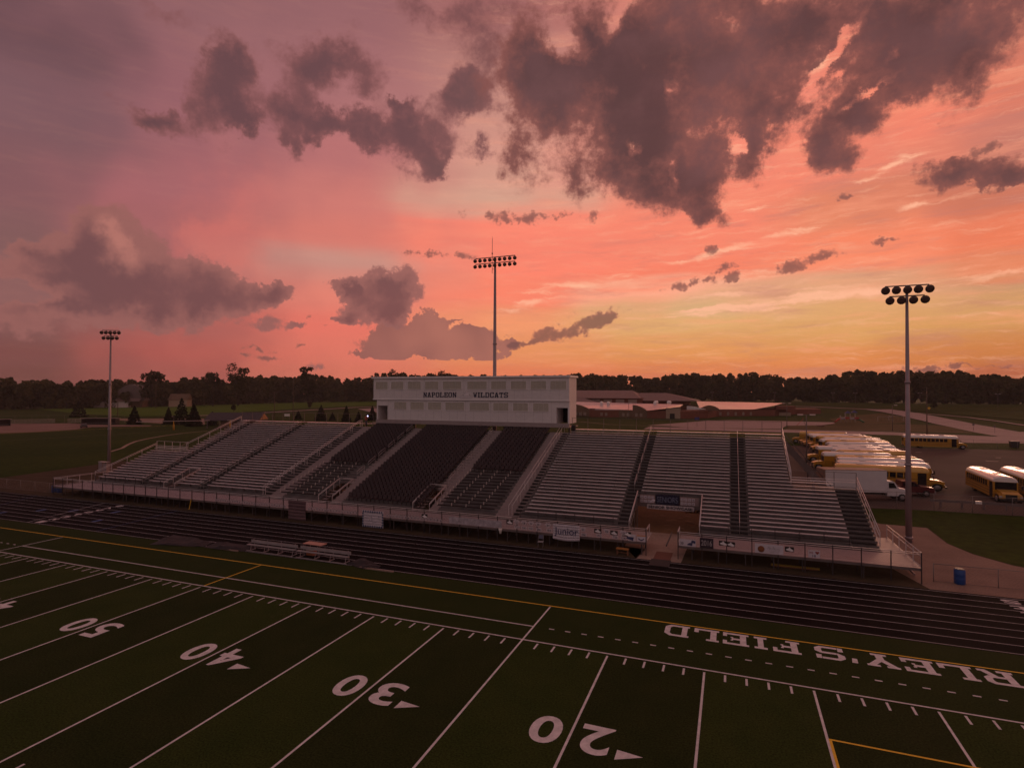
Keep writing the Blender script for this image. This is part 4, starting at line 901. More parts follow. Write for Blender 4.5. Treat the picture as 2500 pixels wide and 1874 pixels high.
def make_bus(label,white=True,L=11.0,nose=True,group='school buses parked in the bus lot'):
    """nose towards +X, centre at origin"""
    t=thing('school_bus',label,'school bus',(0,0,0),0,group)
    x0=-L/2; x1=L/2-(1.55 if nose else 0.0); hw=1.2
    mb=MB(); n=0
    mb.prism([(-hw,.42),(hw,.42),(hw,2.42),(-hw,2.42)],x0,x1,'x',0)
    for s in (-1,1):
        for z in (.78,1.12,1.46): mb.box(x0+.05,s*hw-(.0 if s>0 else .02),z,x1-.05,s*hw+(.02 if s>0 else 0.0),z+.055,1)
        xx=x0+.5; m_=int((x1-x0-2.0)/.72)
        for k in range(m_+1):
            X=x0+.45+k*.72; mb.box(X-.05,s*hw-(.0 if s>0 else .035),1.52,X+.05,s*hw+(.035 if s>0 else 0),2.40,0)
    mb.build('body',[M_BUSY,M_BTRIM],t)
    # roof with rounded section and rounded ends
    prof=[(-1.2,0),(-1.19,.22),(-1.08,.42),(-.86,.56),(-.45,.655),(0,.68),(.45,.655),(.86,.56),(1.08,.42),(1.19,.22),(1.2,0)]
    secs=[(x0+.0,.72),(x0+.12,.92),(x0+.35,1.0),(x1-.55,1.0),(x1-.2,.93),(x1-.02,.74)]
    r_=MB(); m_=len(prof)
    for X,s in secs:
        for y,z in prof: r_.v.append((X,y*(.9+.1*s),2.42+z*s))
    for i in range(len(secs)-1):
        for j in range(m_-1): r_.f.append((i*m_+j,(i+1)*m_+j,(i+1)*m_+j+1,i*m_+j+1)); r_.m.append(0); r_.sm.append(True)
    for i in (0,len(secs)-1): r_.f.append(tuple(i*m_+j for j in range(m_))); r_.m.append(0); r_.sm.append(False)
    r_.build('roof',M_BUSW if white else M_BUSYR,t)
    for hx in (x0+(x1-x0)*.28,x0+(x1-x0)*.72):
        h=MB(); h.box(hx-.35,-.32,3.09,hx+.35,.32,3.145); h.build('roof_hatch',M_HATCH,t)
    for s in (-1,1):
        g=MB(); 
        m2=int((x1-x0-2.0)/.72)
        for k in range(m2):
            X=x0+.50+k*.72; g.box(X+.02,s*hw-(-.002 if s>0 else .022),1.60,X+.60,s*hw+(.022 if s>0 else -.002),2.30)
        g.build('side_windows',M_GLASS,t)
    # door on the right side (-Y when facing +X)
    d=MB(); d.box(x1-1.15,-hw-.03,.45,x1-.30,-hw-.003,2.35); d.build('door',M_GLASS,t)
    w=MB(); w.box(x0-.02,-.85,1.5,x0-.003,-.12,2.25); w.box(x0-.02,.12,1.5,x0-.003,.85,2.25); w.build('rear_window',M_GLASS,t)
    for s in (-1,1): MB().box(x0-.03,s*.95-.13,2.42,x0-.003,s*.95+.13,2.6).build('tail_lamp',M_REDL,t)
    MB().box(x0-.16,-1.18,.42,x0-.004,1.18,.66).build('bumper',M_BTRIM,t)
    if nose:
        ws=MB(); ws.prism([(x1+.003,1.45),(x1+.02,1.45),(x1+.02,2.40),(x1+.003,2.40)],-1.05,1.05,'y'); 
        ws.build('windshield',M_GLASS,t)
        hd=MB(); hd.prism([(x1,.48),(x1+1.5,.48),(x1+1.55,.75),(x1+1.5,1.18),(x1+1.05,1.38),(x1,1.50)],-.86,.86,'y'); 
        hd.prism([(x1,.75),(x1+.2,.98),(x1+.8,1.02),(x1+1.2,.95),(x1+1.45,.6),(x1+1.4,1.0),(x1+.9,1.14),(x1,1.10)],-1.12,-.86,'y'); hd.prism([(x1,.75),(x1+.2,.98),(x1+.8,1.02),(x1+1.2,.95),(x1+1.45,.6),(x1+1.4,1.0),(x1+.9,1.14),(x1,1.10)],.86,1.12,'y')
        hd.build('hood',M_BUSY,t)
        MB().box(x1+1.53,-.55,.62,x1+1.57,.55,1.12).build('grille',M_BTRIM,t)
        MB().box(x1+1.56,-1.12,.40,x1+1.70,1.12,.62).build('front_bumper',M_BTRIM,t)
        for s in (-1,1): MB().box(x1+1.42,s*.98-.12,.74,x1+1.50,s*.98+.12,.94).build('headlight',M_HEAD,t)
        fx=x1+.75
    else:
        MB().box(x1+.003,-1.05,1.15,x1+.03,1.05,2.38).build('windshield',M_GLASS,t)
        MB().box(x1+.003,-1.18,.40,x1+.16,1.18,.64).build('front_bumper',M_BTRIM,t)
        for s in (-1,1): MB().box(x1+.003,s*.95-.13,.78,x1+.05,s*.95+.13,.98).build('headlight',M_HEAD,t)
        fx=x1-1.9
    for s in (-1,1):
        mb=MB(); mb.tube([(x1-.1,s*1.15,2.2),(x1+.35,s*1.5,2.1),(x1+.35,s*1.5,1.6)],.025,5); mb.box(x1+.30,s*1.5-.1,1.6,x1+.36,s*1.5+.1,2.05); mb.build('mirror',M_BTRIM,t)
        wheel(t,fx,s*1.03); wheel(t,x0+2.9,s*1.03)
    return t
PB={}
PB['wn']=make_bus('',True); PB['yn']=make_bus('',False); PB['wf']=make_bus('',True,11.3,False)
used=set()
def bus(kind,label,cx,cy,rot,scale=1.0):
    if kind not in used:
        used.add(kind); t=PB[kind]; t['label']=label; t.location=(cx,cy,0); t.rotation_euler=(0,0,rot)
    else: t=dup(PB[kind],label,(cx,cy,0),rot)
    t.scale=(scale,1,rnd.uniform(.97,1.03)); return t
# (left end, right end, kind, nose direction)
ORD=['first','second','third','fourth','fifth','sixth','seventh','eighth','ninth','tenth','eleventh','twelfth','thirteenth','fourteenth','fifteenth','sixteenth','seventeenth']
row=[((27.1,142.6),(38.4,141.2),'yn',-1),((28.2,135.5),(40.8,137.2),'wn',-1),((28.4,131.0),(41.1,133.0),'wn',-1),((29.2,126.6),(41.4,129.0),'yn',-1),((30.0,122.4),(42.2,124.8),'wn',-1),((28.6,117.0),(41.2,119.6),'wn',-1),((29.2,112.4),(41.6,115.0),'yn',-1),((28.7,107.6),(40.9,110.4),'wn',-1),((28.2,101.6),(40.2,103.6),'wn',-1),((25.4,96.2),(37.0,97.8),'wn',-1),((28.0,91.8),(39.4,94.6),'wn',1),((28.2,87.8),(39.4,90.6),'yn',1),((24.9,83.8),(35.4,84.6),'wn',-1),((26.6,79.2),(38.6,80.9),'yn',1),((26.1,74.9),(37.6,75.6),'wf',-1),((25.5,70.6),(37.2,71.8),'wf',1),((24.4,65.9),(35.9,65.4),'yn',1)]
names=['yellow roofed school bus at the far end of the bus row','second bus from the far end of the row, white roof','third bus from the far end of the row, white roof','fourth bus from the far end, with a yellow roof','fifth bus from the far end of the row, white roof','sixth bus from the far end of the row, white roof','seventh bus from the far end, with a yellow roof','eighth bus from the far end of the row, white roof','ninth bus from the far end, broad white roof','shorter white roofed bus, eighth from the near end of the row','white roofed bus, seventh from the near end of the row','yellow roofed bus, sixth from the near end of the row','white roofed bus showing its yellow side windows, fifth from the near end','yellow roofed bus, fourth from the near end of the row','flat fronted bus with white roof, third from the near end','flat fronted bus with black windscreen and white roof, second from the near end','all yellow school bus with hood, nearest in the row behind the white truck']
for (a,b,kd,s),nmx in zip(row,names):
    cx,cy=(a[0]+b[0])/2,(a[1]+b[1])/2-.35; ang=math.atan2(b[1]-a[1],b[0]-a[0]); L=math.hypot(b[0]-a[0],b[1]-a[1])
    base=11.3 if kd=='wf' else 11.0
    if kd!='wf': 
        # the roof is 1.55 m shorter than the bus
        L+=1.4; cx+=.7*s*math.cos(ang); cy+=.7*s*math.sin(ang)
    bus(kd,nmx,cx,cy,ang+(0 if s>0 else math.pi),L/base)
bus('wn','school bus standing alone broadside across the far edge of the lot',56.6,138.6,R(-3),1.16)
bus('wn','white roofed school bus turned towards the camera at the right edge of the lot',42.0,63.0,R(-94),1.22)
bus('wn','school bus cut by the right frame edge, beside the one facing the camera',46.3,64.2,R(-94),1.22)
# box truck
M_VANW=mat('truck_white',(.70,.64,.66),.4,var=.04,scale=2)
bt=thing('box_truck','white box truck with a rusty topped cargo box parked behind the right wing','truck',(25.6,53.6,0),R(14))
MB().box(-4.9,-1.22,1.05,2.3,1.22,3.70).build('cargo_box',M_VANW,bt)
MB().box(-4.94,-1.25,3.703,2.33,1.25,3.75).build('box_top',mat('rusty_roof',(.34,.20,.14),.7,var=.35,scale=1.5),bt)
MB().box(-4.93,-1.26,1.02,-4.82,1.26,3.695).build('rear_frame',mat('brown_trim',(.25,.14,.10),.6),bt)
MB().box(-4.8,-.45,.70,4.4,.45,1.04).build('chassis',M_BTRIM,bt)
cabm=MB(); cabm.prism([(2.42,.62),(4.95,.62),(4.98,1.30),(4.72,1.45),(3.75,1.55),(3.30,2.30),(3.05,2.42),(2.42,2.42)],-1.0,1.0,'y'); cabm.build('cab',M_VANW,bt)
MB().prism([(2.60,1.58),(3.50,1.58),(3.20,2.22),(2.60,2.22)],-1.02,-1.003,'y').build('side_window',M_GLASS,bt)
MB().prism([(2.60,1.58),(3.50,1.58),(3.20,2.22),(2.60,2.22)],1.003,1.02,'y').build('side_window',M_GLASS,bt)
MB().prism([(3.74,1.57),(3.76,1.58),(3.34,2.28),(3.32,2.27)],-.9,.9,'y').build('windshield',M_GLASS,bt)
MB().box(4.985,-.6,.85,5.01,.6,1.25).build('grille',M_BTRIM,bt); MB().box(4.99,-1.0,.50,5.12,1.0,.74).build('bumper',M_HUB,bt)
for s in (-1,1): MB().box(4.985,s*.8-.14,.95,5.01,s*.8+.14,1.15).build('headlight',M_HEAD,bt)
for x,s in ((4.1,-1),(4.1,1),(-2.6,-1),(-2.6,1)): wheel(bt,x,s*.95,.45)
M_REDP=mat('truck_red',(.09,.010,.013),.35,coat=.4)
pk=thing('pickup_truck','dark red pickup truck behind the cab of the white box truck','pickup truck',(31.6,58.9,0),R(8))
MB().prism([(-2.9,.55),(2.7,.55),(2.75,.95),(2.65,1.18),(1.2,1.28),(.55,1.85),(.35,1.92),(-.9,1.92),(-1.0,1.30),(-2.9,1.25)],-.98,.98,'y').build('body',M_REDP,pk)
for s in (-1,1):
    MB().prism([(-.8,1.32),(1.0,1.32),(.45,1.80),(-.8,1.80)],s*.98-(.02 if s<0 else -.003),s*.98+(.02 if s>0 else -.003),'y').build('side_window',M_GLASS,pk)
MB().prism([(1.20,1.30),(1.23,1.31),(.62,1.84),(.59,1.83)],-.85,.85,'y').build('windshield',M_GLASS,pk)
MB().box(2.755,-.95,.50,2.90,.95,.75).build('bumper',M_HUB,pk)
for s in (-1,1): MB().box(2.70,s*.78-.15,.85,2.77,s*.78+.15,1.05).build('headlight',M_HEAD,pk)
for x,s in ((1.8,-1),(1.8,1),(-1.9,-1),(-1.9,1)): wheel(pk,x,s*.92,.42,.26)
cr=thing('parked_car','small dark car parked beside the ball diamond','car',(-211,110.5,0),R(-28))
MB().prism([(-2.3,.35),(2.3,.35),(2.35,.75),(1.2,.92),(.6,1.42),(-1.5,1.45),(-2.2,.95),(-2.35,.8)],-.9,.9,'y').build('body',mat('dark_paint',(.03,.025,.028),.3),cr)
for s in (-1,1): MB().prism([(-1.6,.95),(1.0,.95),(.5,1.36),(-1.3,1.38)],s*.9-(.015 if s<0 else -.003),s*.9+(.015 if s>0 else -.003),'y').build('side_window',M_GLASS,cr)
for x,s in ((1.5,-1),(1.5,1),(-1.5,-1),(-1.5,1)): wheel(cr,x,s*.84,.32,.2)

# ---------------------------------------------------------------- school and far buildings
M_BRICK=mat('red_brick',(.20,.065,.042),.85,var=.15,scale=.6)
M_BROWNB=mat('tan_block',(.17,.10,.062),.85,var=.12,scale=.5)
M_ROOFP=mat('pale_metal_roof',(.70,.60,.62),.25,.5)
M_ROOFD=mat('brown_metal_roof',(.22,.14,.13),.6,.1,var=.06,scale=.4)
M_SWIN=mat('school_window',(.30,.22,.18),.3)
M_CREAM=mat('cream_panel',(.42,.30,.22),.8)
def poly_roof(mb,pts,m=None): mb.face(pts,m)
# nearer wing: long brick hall under a pale curved roof, its end wall facing the camera
sw=thing('school_building','long brick school wing under a broad pale metal roof, nearest the stand','building',(-45,295,0))
SO=Vector((45,-295,0))
def sp_(mb,name,m,par=None): mb.xf(Matrix.Translation(SO)); return mb.build(name,m,par or sw)
mb=MB(); mb.prism([(-31.1,280.2),(-14.3,281.4),(-1.3,291.6),(-4,330),(-90,326),(-90,292),(-72,289),(-62.5,281.5),(-46.5,280.9)],0,4.0,'z'); sp_(mb,'wall',M_BRICK)
mb=MB()
for x0,x1,y in ((-72.3,-62.8,282.0),(-46.3,-39.2,280.2),(-39.0,-31.3,279.6)): mb.box(x0,y,.02,x1,y+2,4.1)
sp_(mb,'bay_wall',M_BROWNB)
for x0,x1,y in ((-72.0,-63.0,281.9),(-38.8,-31.5,279.5)):
    mb=MB()
    pts=[(x0,4.1)]+[(x0+(x1-x0)*t,4.1+2.9*math.cos(t*math.pi/2)**.8) for t in (0,.15,.35,.55,.75,.9)]+[(x1,4.1)]
    mb.prism(pts,y,y+2.1,'y'); sp_(mb,'curved_gable',M_BROWNB)
mb=MB()
# roof planes rising away to a ridge
mb.face(((-92,291,5.2),(-31,279.3,4.1),(-31,302,7.4),(-92,306,8.3)))
mb.face(((-31,279.3,4.1),(-14.2,280.6,6.3),(-14.5,302,7.2),(-31,302,7.4)))
mb.face(((-92,306,8.3),(-14.5,302,7.2),(-4,331,5.6),(-92,327,6.2)))
mb.box(-60,283,3.9,-44,290,4.5)
sp_(mb,'roof',M_ROOFP)
mb=MB(); mb.box(-17.6,281.6,0.02,-16.6,281.9,6) ; mb.prism([(-21.6,280.7),(-14.4,281.2),(-14.4,283),(-21.6,283)],.01,5.6,'z'); sp_(mb,'entrance_block',M_CREAM)
mb=MB(); mb.box(-19.6,280.4,.02,-17.2,281.3,2.7); sp_(mb,'door',M_DARK)
for x in (-71,-68.5,-66,-56.5,-54,-44.5,-42,-37.5,-35): 
    mb=MB(); mb.box(x,279.45 if x>-40 else (281.85 if x<-62 else (280.1 if x>-47 else 280.7)),.9,x+1.3,280.9 if x<-47 else 280.15,2.6); sp_(mb,'window',M_SWIN)
for x,y,z in ((-60,300,7.6),(-56,300,7.6),(-30,303,7.6)):
    mb=MB(); mb.lathe([(.9,-1),(.9,.5),(.6,.9),(.1,1.0)],(x,y,z),12); sp_(mb,'roof_vent',M_BUSW)
# second wing to the right
s2=thing('school_building','right school wing with pale roof and a rounded brick end bay','building',(15,320,0)); SO=Vector((-15,-320,0))
def sp2(mb,name,m): mb.xf(Matrix.Translation(SO)); return mb.build(name,m,s2)
mb=MB(); mb.prism([(-1.2,291.7),(3.0,310),(23.1,322.4),(33.6,325.4),(45.5,344),(60,352),(60,380),(-2,370),(-3,331)],0,4.3,'z'); sp2(mb,'wall',M_BRICK)
mb=MB(); mb.face(((-6,306,4.5),(22.5,321.2,4.4),(33.6,325,6.6),(40,356,7.6),(-10,350,8.4))); mb.face(((-10,350,8.4),(40,356,7.6),(44,372,6.2),(-10,372,6.4))); sp2(mb,'roof',M_ROOFP)
mb=MB(); pts=[(-6+11*t,4.3+2.6*math.sin(math.pi*min(1,t))**.7) for t in (0,.1,.25,.4,.5,.6,.75,.9,1)]; mb.prism(pts,294,299,'y'); sp2(mb,'curved_gable',M_BROWNB)
mb=MB(); mb.prism([(-11.6,4.6)]+[(-11.6+9.5*t,4.9+1.6*math.cos(t*math.pi/2)) for t in (0,.2,.4,.6,.8,1)],287.5,291,'y'); sp2(mb,'side_canopy',M_WALL)
mb=MB(); mb.box(34,326,4.31,44,336,6.4); sp2(mb,'stair_tower',M_BRICK)
mb=MB()
for x in (4,8,12,16,20): mb.box(x,311.0+(x-3)*.62-.9,1.0,x+1.4,311.0+(x-3)*.62+1.2,2.8)
sp2(mb,'window_row',M_SWIN)
mb=MB(); mb.box(35,329,.4,42,330.5,2.6); sp2(mb,'cream_lean_to',M_CREAM)
# gymnasium behind with hipped roofs
gy=thing('school_gymnasium','tall school hall with brown hipped metal roofs behind the front wing','building',(-90,372,0)); SO=Vector((90,-372,0))
def gp(mb,name,m): mb.xf(Matrix.Translation(SO)); return mb.build(name,m,gy)
def hip(mb,x0,y0,x1,y1,z0,z1,rx0,rx1,ym):
    a,b,c,d=(x0,y0,z0),(x1,y0,z0),(x1,y1,z0),(x0,y1,z0); e,f=(rx0,ym,z1),(rx1,ym,z1)
    mb.face((a,b,f,e)); mb.face((b,c,f)); mb.face((c,d,e,f)); mb.face((d,a,e))
gz=hgt(-80,365)
mb=MB(); mb.box(-104,352,gz-1,-44,392,10.2); mb.box(-46,356,gz-1,-16,386,8.6); gp(mb,'wall',M_BRICK)
mb=MB(); hip(mb,-112,348,-45,396,10.0,15.3,-99,-54,372); gp(mb,'roof',M_ROOFD)
mb=MB(); hip(mb,-56,352,-9,390,8.5,13.6,-48,-30,371); gp(mb,'roof',M_ROOFD)
mb=MB(); hip(mb,-128,340,-72,372,7.4,13.6,-112,-98,360); gp(mb,'roof',M_ROOFD)
for k in range(5):
    mb=MB(); x=-86+k*8.2; mb.box(x,351.6,6.9,x+5.6,351.95,9.2); gp(mb,'window',mat('clerestory',(.46,.34,.30),.4))
mb=MB(); mb.box(-70,335,4.2,-24,352,6.4); gp(mb,'parapet_block',M_CREAM)
for x in (-34,-26): 
    mb=MB(); mb.lathe([(1.3,-1.2),(1.5,.5),(1.0,1.2),(.1,1.35)],(x,342,7.4),12); gp(mb,'roof_unit',M_BUSW)
# barn and houses far left
bz=hgt(-450,292)
bn=thing('barn','grey barn with rounded roof and white lean-to before the left woods','barn',(-448,292,bz))
def RB(name,m,fn): 
    mb=MB(); fn(mb); mb.xf(Matrix.Rotation(R(35),4,'Z')); return mb.build(name,m,bn)
RB('wall',M_BROWNB,lambda mb:mb.box(-7,-2,0,12,14,6))
RB('roof',mat('grey_shingle',(.17,.13,.13),.8,var=.1,scale=.5),lambda mb:mb.prism([(-8,5.5),(-7.4,9),(-4.5,14.5),(0,18),(4,19),(8,17.5),(11,13.5),(13,8.5),(13.4,5.5)],-2.5,14.5,'y'))
RB('lean_to',mat('white_siding',(.60,.52,.52),.8),lambda mb:mb.box(-20,-8,0,4,-2.2,5))
RB('lean_to_roof',M_ROOFD,lambda mb:mb.prism([(-8.6,5.01),(-2,7.5),(-2,7.9),(-8.9,5.3)],-20.5,12,'x'))
hs=thing('farm_house','small tan house with pointed roof between the big trees','house',(-420,318,hgt(-420,318)))
mb=MB(); mb.box(-7,-5,0,7,5,6); mb.xf(Matrix.Rotation(R(30),4,'Z')); mb.build('wall',M_CREAM,hs)
mb=MB(); mb.prism([(-5.6,5.8),(5.6,5.8),(0,11)],-7.6,7.6,'x'); mb.xf(Matrix.Rotation(R(30),4,'Z')); mb.build('roof',M_BROWNB,hs)
# concession hut
hu=thing('concession_hut','small hut with a wide dark roof and wooden gable behind the left wing','hut',(-160,134,0),R(28))
MB().box(-6,-4,0,6,4,2.9).build('wall',mat('hut_block',(.24,.15,.12),.85),hu)
mb=MB(); mb.prism([(-6.2,2.8),(6.2,2.8),(6.2,3.0),(0,5.6),(-6.2,3.0)],-11,8,'x'); mb.build('roof',mat('dark_shingle',(.060,.045,.055),.85,var=.15,scale=1),hu)
mb=MB(); mb.prism([(-4.8,3.05),(4.8,3.05),(0,5.2)],8.003,8.05,'x'); mb.build('gable',mat('wood_gable',(.36,.17,.07),.8),hu)
for x,y in ((-10,-5.6),(-10,5.6),(7.4,-5.6),(7.4,5.6)): MB().box(x-.12,y-.12,0,x+.12,y+.12,2.85).build('post',M_STEEL,hu)
# dugouts
def dugout(label,x,y,rot,L):
    d=thing('dugout',label,'dugout',(x,y,0),rot,'dugouts of the ball diamond')
    mb=MB(); mb.box(-L/2,1.3,0,L/2,1.5,2.3); mb.box(-L/2,-1.2,0,-L/2+.2,1.3,2.3); mb.box(L/2-.2,-1.2,0,L/2,1.3,2.3); mb.build('wall',mat('dugout_block',(.045,.03,.03),.85),d)
    mb=MB(); mb.prism([(-1.7,2.55),(1.7,2.3),(1.7,2.42),(-1.7,2.67)],-L/2-.3,L/2+.3,'x'); mb.build('roof',mat('dugout_roof',(.5,.40,.40),.6),d)
    MB().box(-L/2+.4,.6,.4,L/2-.4,1.0,.45).build('bench',M_GALV,d); return d
dugout('dark dugout with a pale roof edge beside the left floodlight pole',-226.5,126.5,R(25),13)
dugout('dugout cut by the left frame edge beyond the infield',-250,103,R(70),9)
for i,(x,y,w) in enumerate(((-256,118,16),(-243,132,13))):
    b_=thing('small_bleacher','low aluminium bleacher behind the backstop, '+('left one' if i==0 else 'right one'),'bleacher',(x,y,0),R(60),'small bleachers at the ball diamond')
    mb=MB()
    for k in range(5): mb.box(-w/2,k*.7,.3+k*.35,w/2,k*.7+.3,.35+k*.35)
    mb.build('bench_planks',M_GALV,b_)
    mb=MB()
    for k in range(6): xx=-w/2+w*k/5; mb.bar((xx,0,.25),(xx,3.1,1.75),.08); mb.bar((xx,3.0,0),(xx,3.0,1.7),.07)
    mb.build('frame',M_STEEL,b_)

# ---------------------------------------------------------------- trees and woods
SKYLINE=[(-1.2051,0.0129),(-1.0977,0.0163),(-1.0887,0.018),(-1.0822,0.0142),(-1.0701,0.0152),(-1.0558,0.0189),(-1.045,0.0138),(-1.0371,0.0154),(-1.0138,0.0146),(-0.9843,0.017),(-0.9679,0.0169),(-0.9534,0.0164),(-0.913,0.0166),(-0.8987,0.0169),(-0.8866,0.0223),(-0.8768,0.0218),(-0.8804,0.0228),(-0.8465,0.0183),(-0.8349,0.0156),(-0.8271,0.0142),(-0.7982,0.0248),(-0.7807,0.0273),(-0.771,0.0215),(-0.7587,0.0291),(-0.7489,0.0263),(-0.732,0.025),(-0.715,0.0275),(-0.7049,0.0307),(-0.6904,0.0301),(-0.6772,0.0272),(-0.6535,0.0228),(-0.634,0.025),(-0.6157,0.024),(-0.6036,0.032),(-0.544,0.0339),(-0.4879,0.0323),(-0.4023,0.0306),(-0.3305,0.0301),(-0.2591,0.033),(-0.2238,0.0337),(-0.1888,0.0308),(-0.1474,0.0335),(-0.127,0.025),(-0.1067,0.0305),(-0.0867,0.0338),(-0.0669,0.0344),(-0.0281,0.0314),(0.0097,0.0331),(0.0404,0.0334),(0.0584,0.0306),(0.0703,0.0294),(0.1141,0.0246),(0.1398,0.0269),(0.1677,0.0345),(0.1974,0.0331),(0.218,0.0303),(0.2315,0.0338),(0.2766,0.0346),(0.3011,0.0319),(0.3165,0.0271),(0.3304,0.0268),(0.365,0.0227),(0.4392,0.021)]

def leafmat(name,a,b,sc=.25):
    m=bpy.data.materials.new(name); m.use_nodes=True; nt=m.node_tree; p=nt.nodes['Principled BSDF']; p.inputs['Roughness'].default_value=.85; p.inputs['Specular IOR Level'].default_value=.15
    t=nt.nodes.new('ShaderNodeTexCoord'); n=nt.nodes.new('ShaderNodeTexNoise'); n.inputs['Scale'].default_value=sc; n.inputs['Detail'].default_value=4; nt.links.new(t.outputs['Object'],n.inputs['Vector'])
    r=nt.nodes.new('ShaderNodeValToRGB'); r.color_ramp.elements[0].position=.35; r.color_ramp.elements[1].position=.68; r.color_ramp.elements[0].color=(*a,1); r.color_ramp.elements[1].color=(*b,1)
    nt.links.new(n.outputs[0],r.inputs[0]); nt.links.new(r.outputs[0],p.inputs['Base Color'])
    tl=nt.nodes.new('ShaderNodeBsdfTranslucent'); nt.links.new(r.outputs[0],tl.inputs[0]); mx=nt.nodes.new('ShaderNodeMixShader'); mx.inputs[0].default_value=.35; nt.links.new(p.outputs[0],mx.inputs[1]); nt.links.new(tl.outputs[0],mx.inputs[2]); nt.links.new(mx.outputs[0],nt.nodes['Material Output'].inputs[0])
    return m
M_LEAF=leafmat('wood_foliage',(.045,.042,.014),(.12,.10,.032),.05)
M_LEAF2=leafmat('tree_foliage',(.03,.03,.012),(.075,.065,.022),.3)
M_CON=leafmat('conifer_foliage',(.014,.016,.010),(.030,.032,.018),.6)
M_BARK=mat('bark',(.055,.035,.025),.9,var=.2,scale=2)
def leaf(mb,c,s,rn):
    n=Vector((rn.gauss(0,1),rn.gauss(0,1),rn.gauss(0,1)+.6)).normalized(); u=n.orthogonal().normalized(); a=rn.random()*6.28
    u=(Matrix.Rotation(a,3,n)@u); v=n.cross(u); i=len(mb.v); e=.75+rn.random()*.5
    for p,q in ((-1,-.6),(.2,-1),(1,.1),(.4,1),(-.7,.7)): mb.v.append(tuple(c+u*(p*s)+v*(q*s*e)))
    mb.f.append((i,i+1,i+2,i+3,i+4)); mb.m.append(mb.cm); mb.sm.append(False)
def crown(mb,x,y,z0,H,rad,rn,nl,ls,low=.25):
    # several lobes of leaf clumps
    lobes=[]
    for k in range(rn.randint(6,9)):
        a=rn.random()*6.28; q=rn.random()**.6*rad*.62; hh=z0+H*(low+.12+(1-low-.22)*rn.random()); sh=1-.5*max(0,(hh-z0)/H-.55)/.45
        lobes.append((Vector((x+q*math.cos(a)*sh,y+q*math.sin(a)*sh,hh)),rad*rn.uniform(.34,.55)))
    lobes.append((Vector((x,y,z0+H-rad*.42)),rad*.42))
    tot=sum(l[1]**2 for l in lobes)
    for c,r in lobes:
        for _ in range(int(nl*r*r/tot)):
            d=Vector((rn.gauss(0,1),rn.gauss(0,1),rn.gauss(0,1))).normalized(); rr=r*(.55+.45*rn.random()**.5)*(1.12 if rn.random()<.08 else 1)
            p=c+Vector((d.x*rr,d.y*rr,d.z*rr*.85)); 
            if p.z<z0+.3: p.z=z0+.3+rn.random()
            leaf(mb,p,ls*rn.uniform(.6,1.25),rn)
def trunkm(mb,x,y,z0,H,r,rn,nb=4):
    mb.tube([(x,y,z0-.3),(x+rn.uniform(-.3,.3),y,z0+H*.35),(x+rn.uniform(-.5,.5),y,z0+H*.8)],[r,r*.7,r*.2],7)
    for k in range(nb):
        a=rn.random()*6.28; h0=z0+H*rn.uniform(.3,.55); l=H*rn.uniform(.18,.32)
        mb.tube([(x,y,h0),(x+math.cos(a)*l*.6,y+math.sin(a)*l*.6,h0+l*.6),(x+math.cos(a)*l*.8,y+math.sin(a)*l*.8,h0+l*1.1)],[r*.45,r*.25,r*.08],5)
def broad_crown(mb,H,rad,rn,nl,ls,low):
    lobes=[]
    for k in range(16):
        a=rn.random()*6.28; u=rn.random(); z=H*(low+(1-low)*u)-rad*.25; w=rad*(.95-.55*abs(u-.55)**1.3*1.6)
        q=w*rn.uniform(.25,.75); lobes.append((Vector((q*math.cos(a),q*math.sin(a),min(z,H-rad*.26))),rad*rn.uniform(.24,.38)))
    tot=sum(l[1]**2 for l in lobes)
    for c,r in lobes:
        for _ in range(int(nl*r*r/tot)):
            d=Vector((rn.gauss(0,1),rn.gauss(0,1),rn.gauss(0,1))).normalized(); rr=r*(.4+.6*rn.random()**.5)*(1.25 if rn.random()<.12 else 1)
            leaf(mb,c+Vector((d.x*rr,d.y*rr,d.z*rr*.8)),ls*rn.uniform(.6,1.25),rn)
def slope_at(az):
    S=SKYLINE
    if az<=S[0][0]: return S[0][1]
    for (a,u),(b,v) in zip(S[:-1],S[1:]):
        if a<=az<=b: return u+(v-u)*(az-a)/max(1e-6,b-a)
    return S[-1][1]
FRONT_L=[(-620,60),(-540,130),(-480,214),(-452,257),(-446,330),(-434,457),(-352,500),(-200,560)]
FRONT_R=[(-200,560),(-60,600),(60,585),(145,530),(260,515),(330,440),(420,330)]
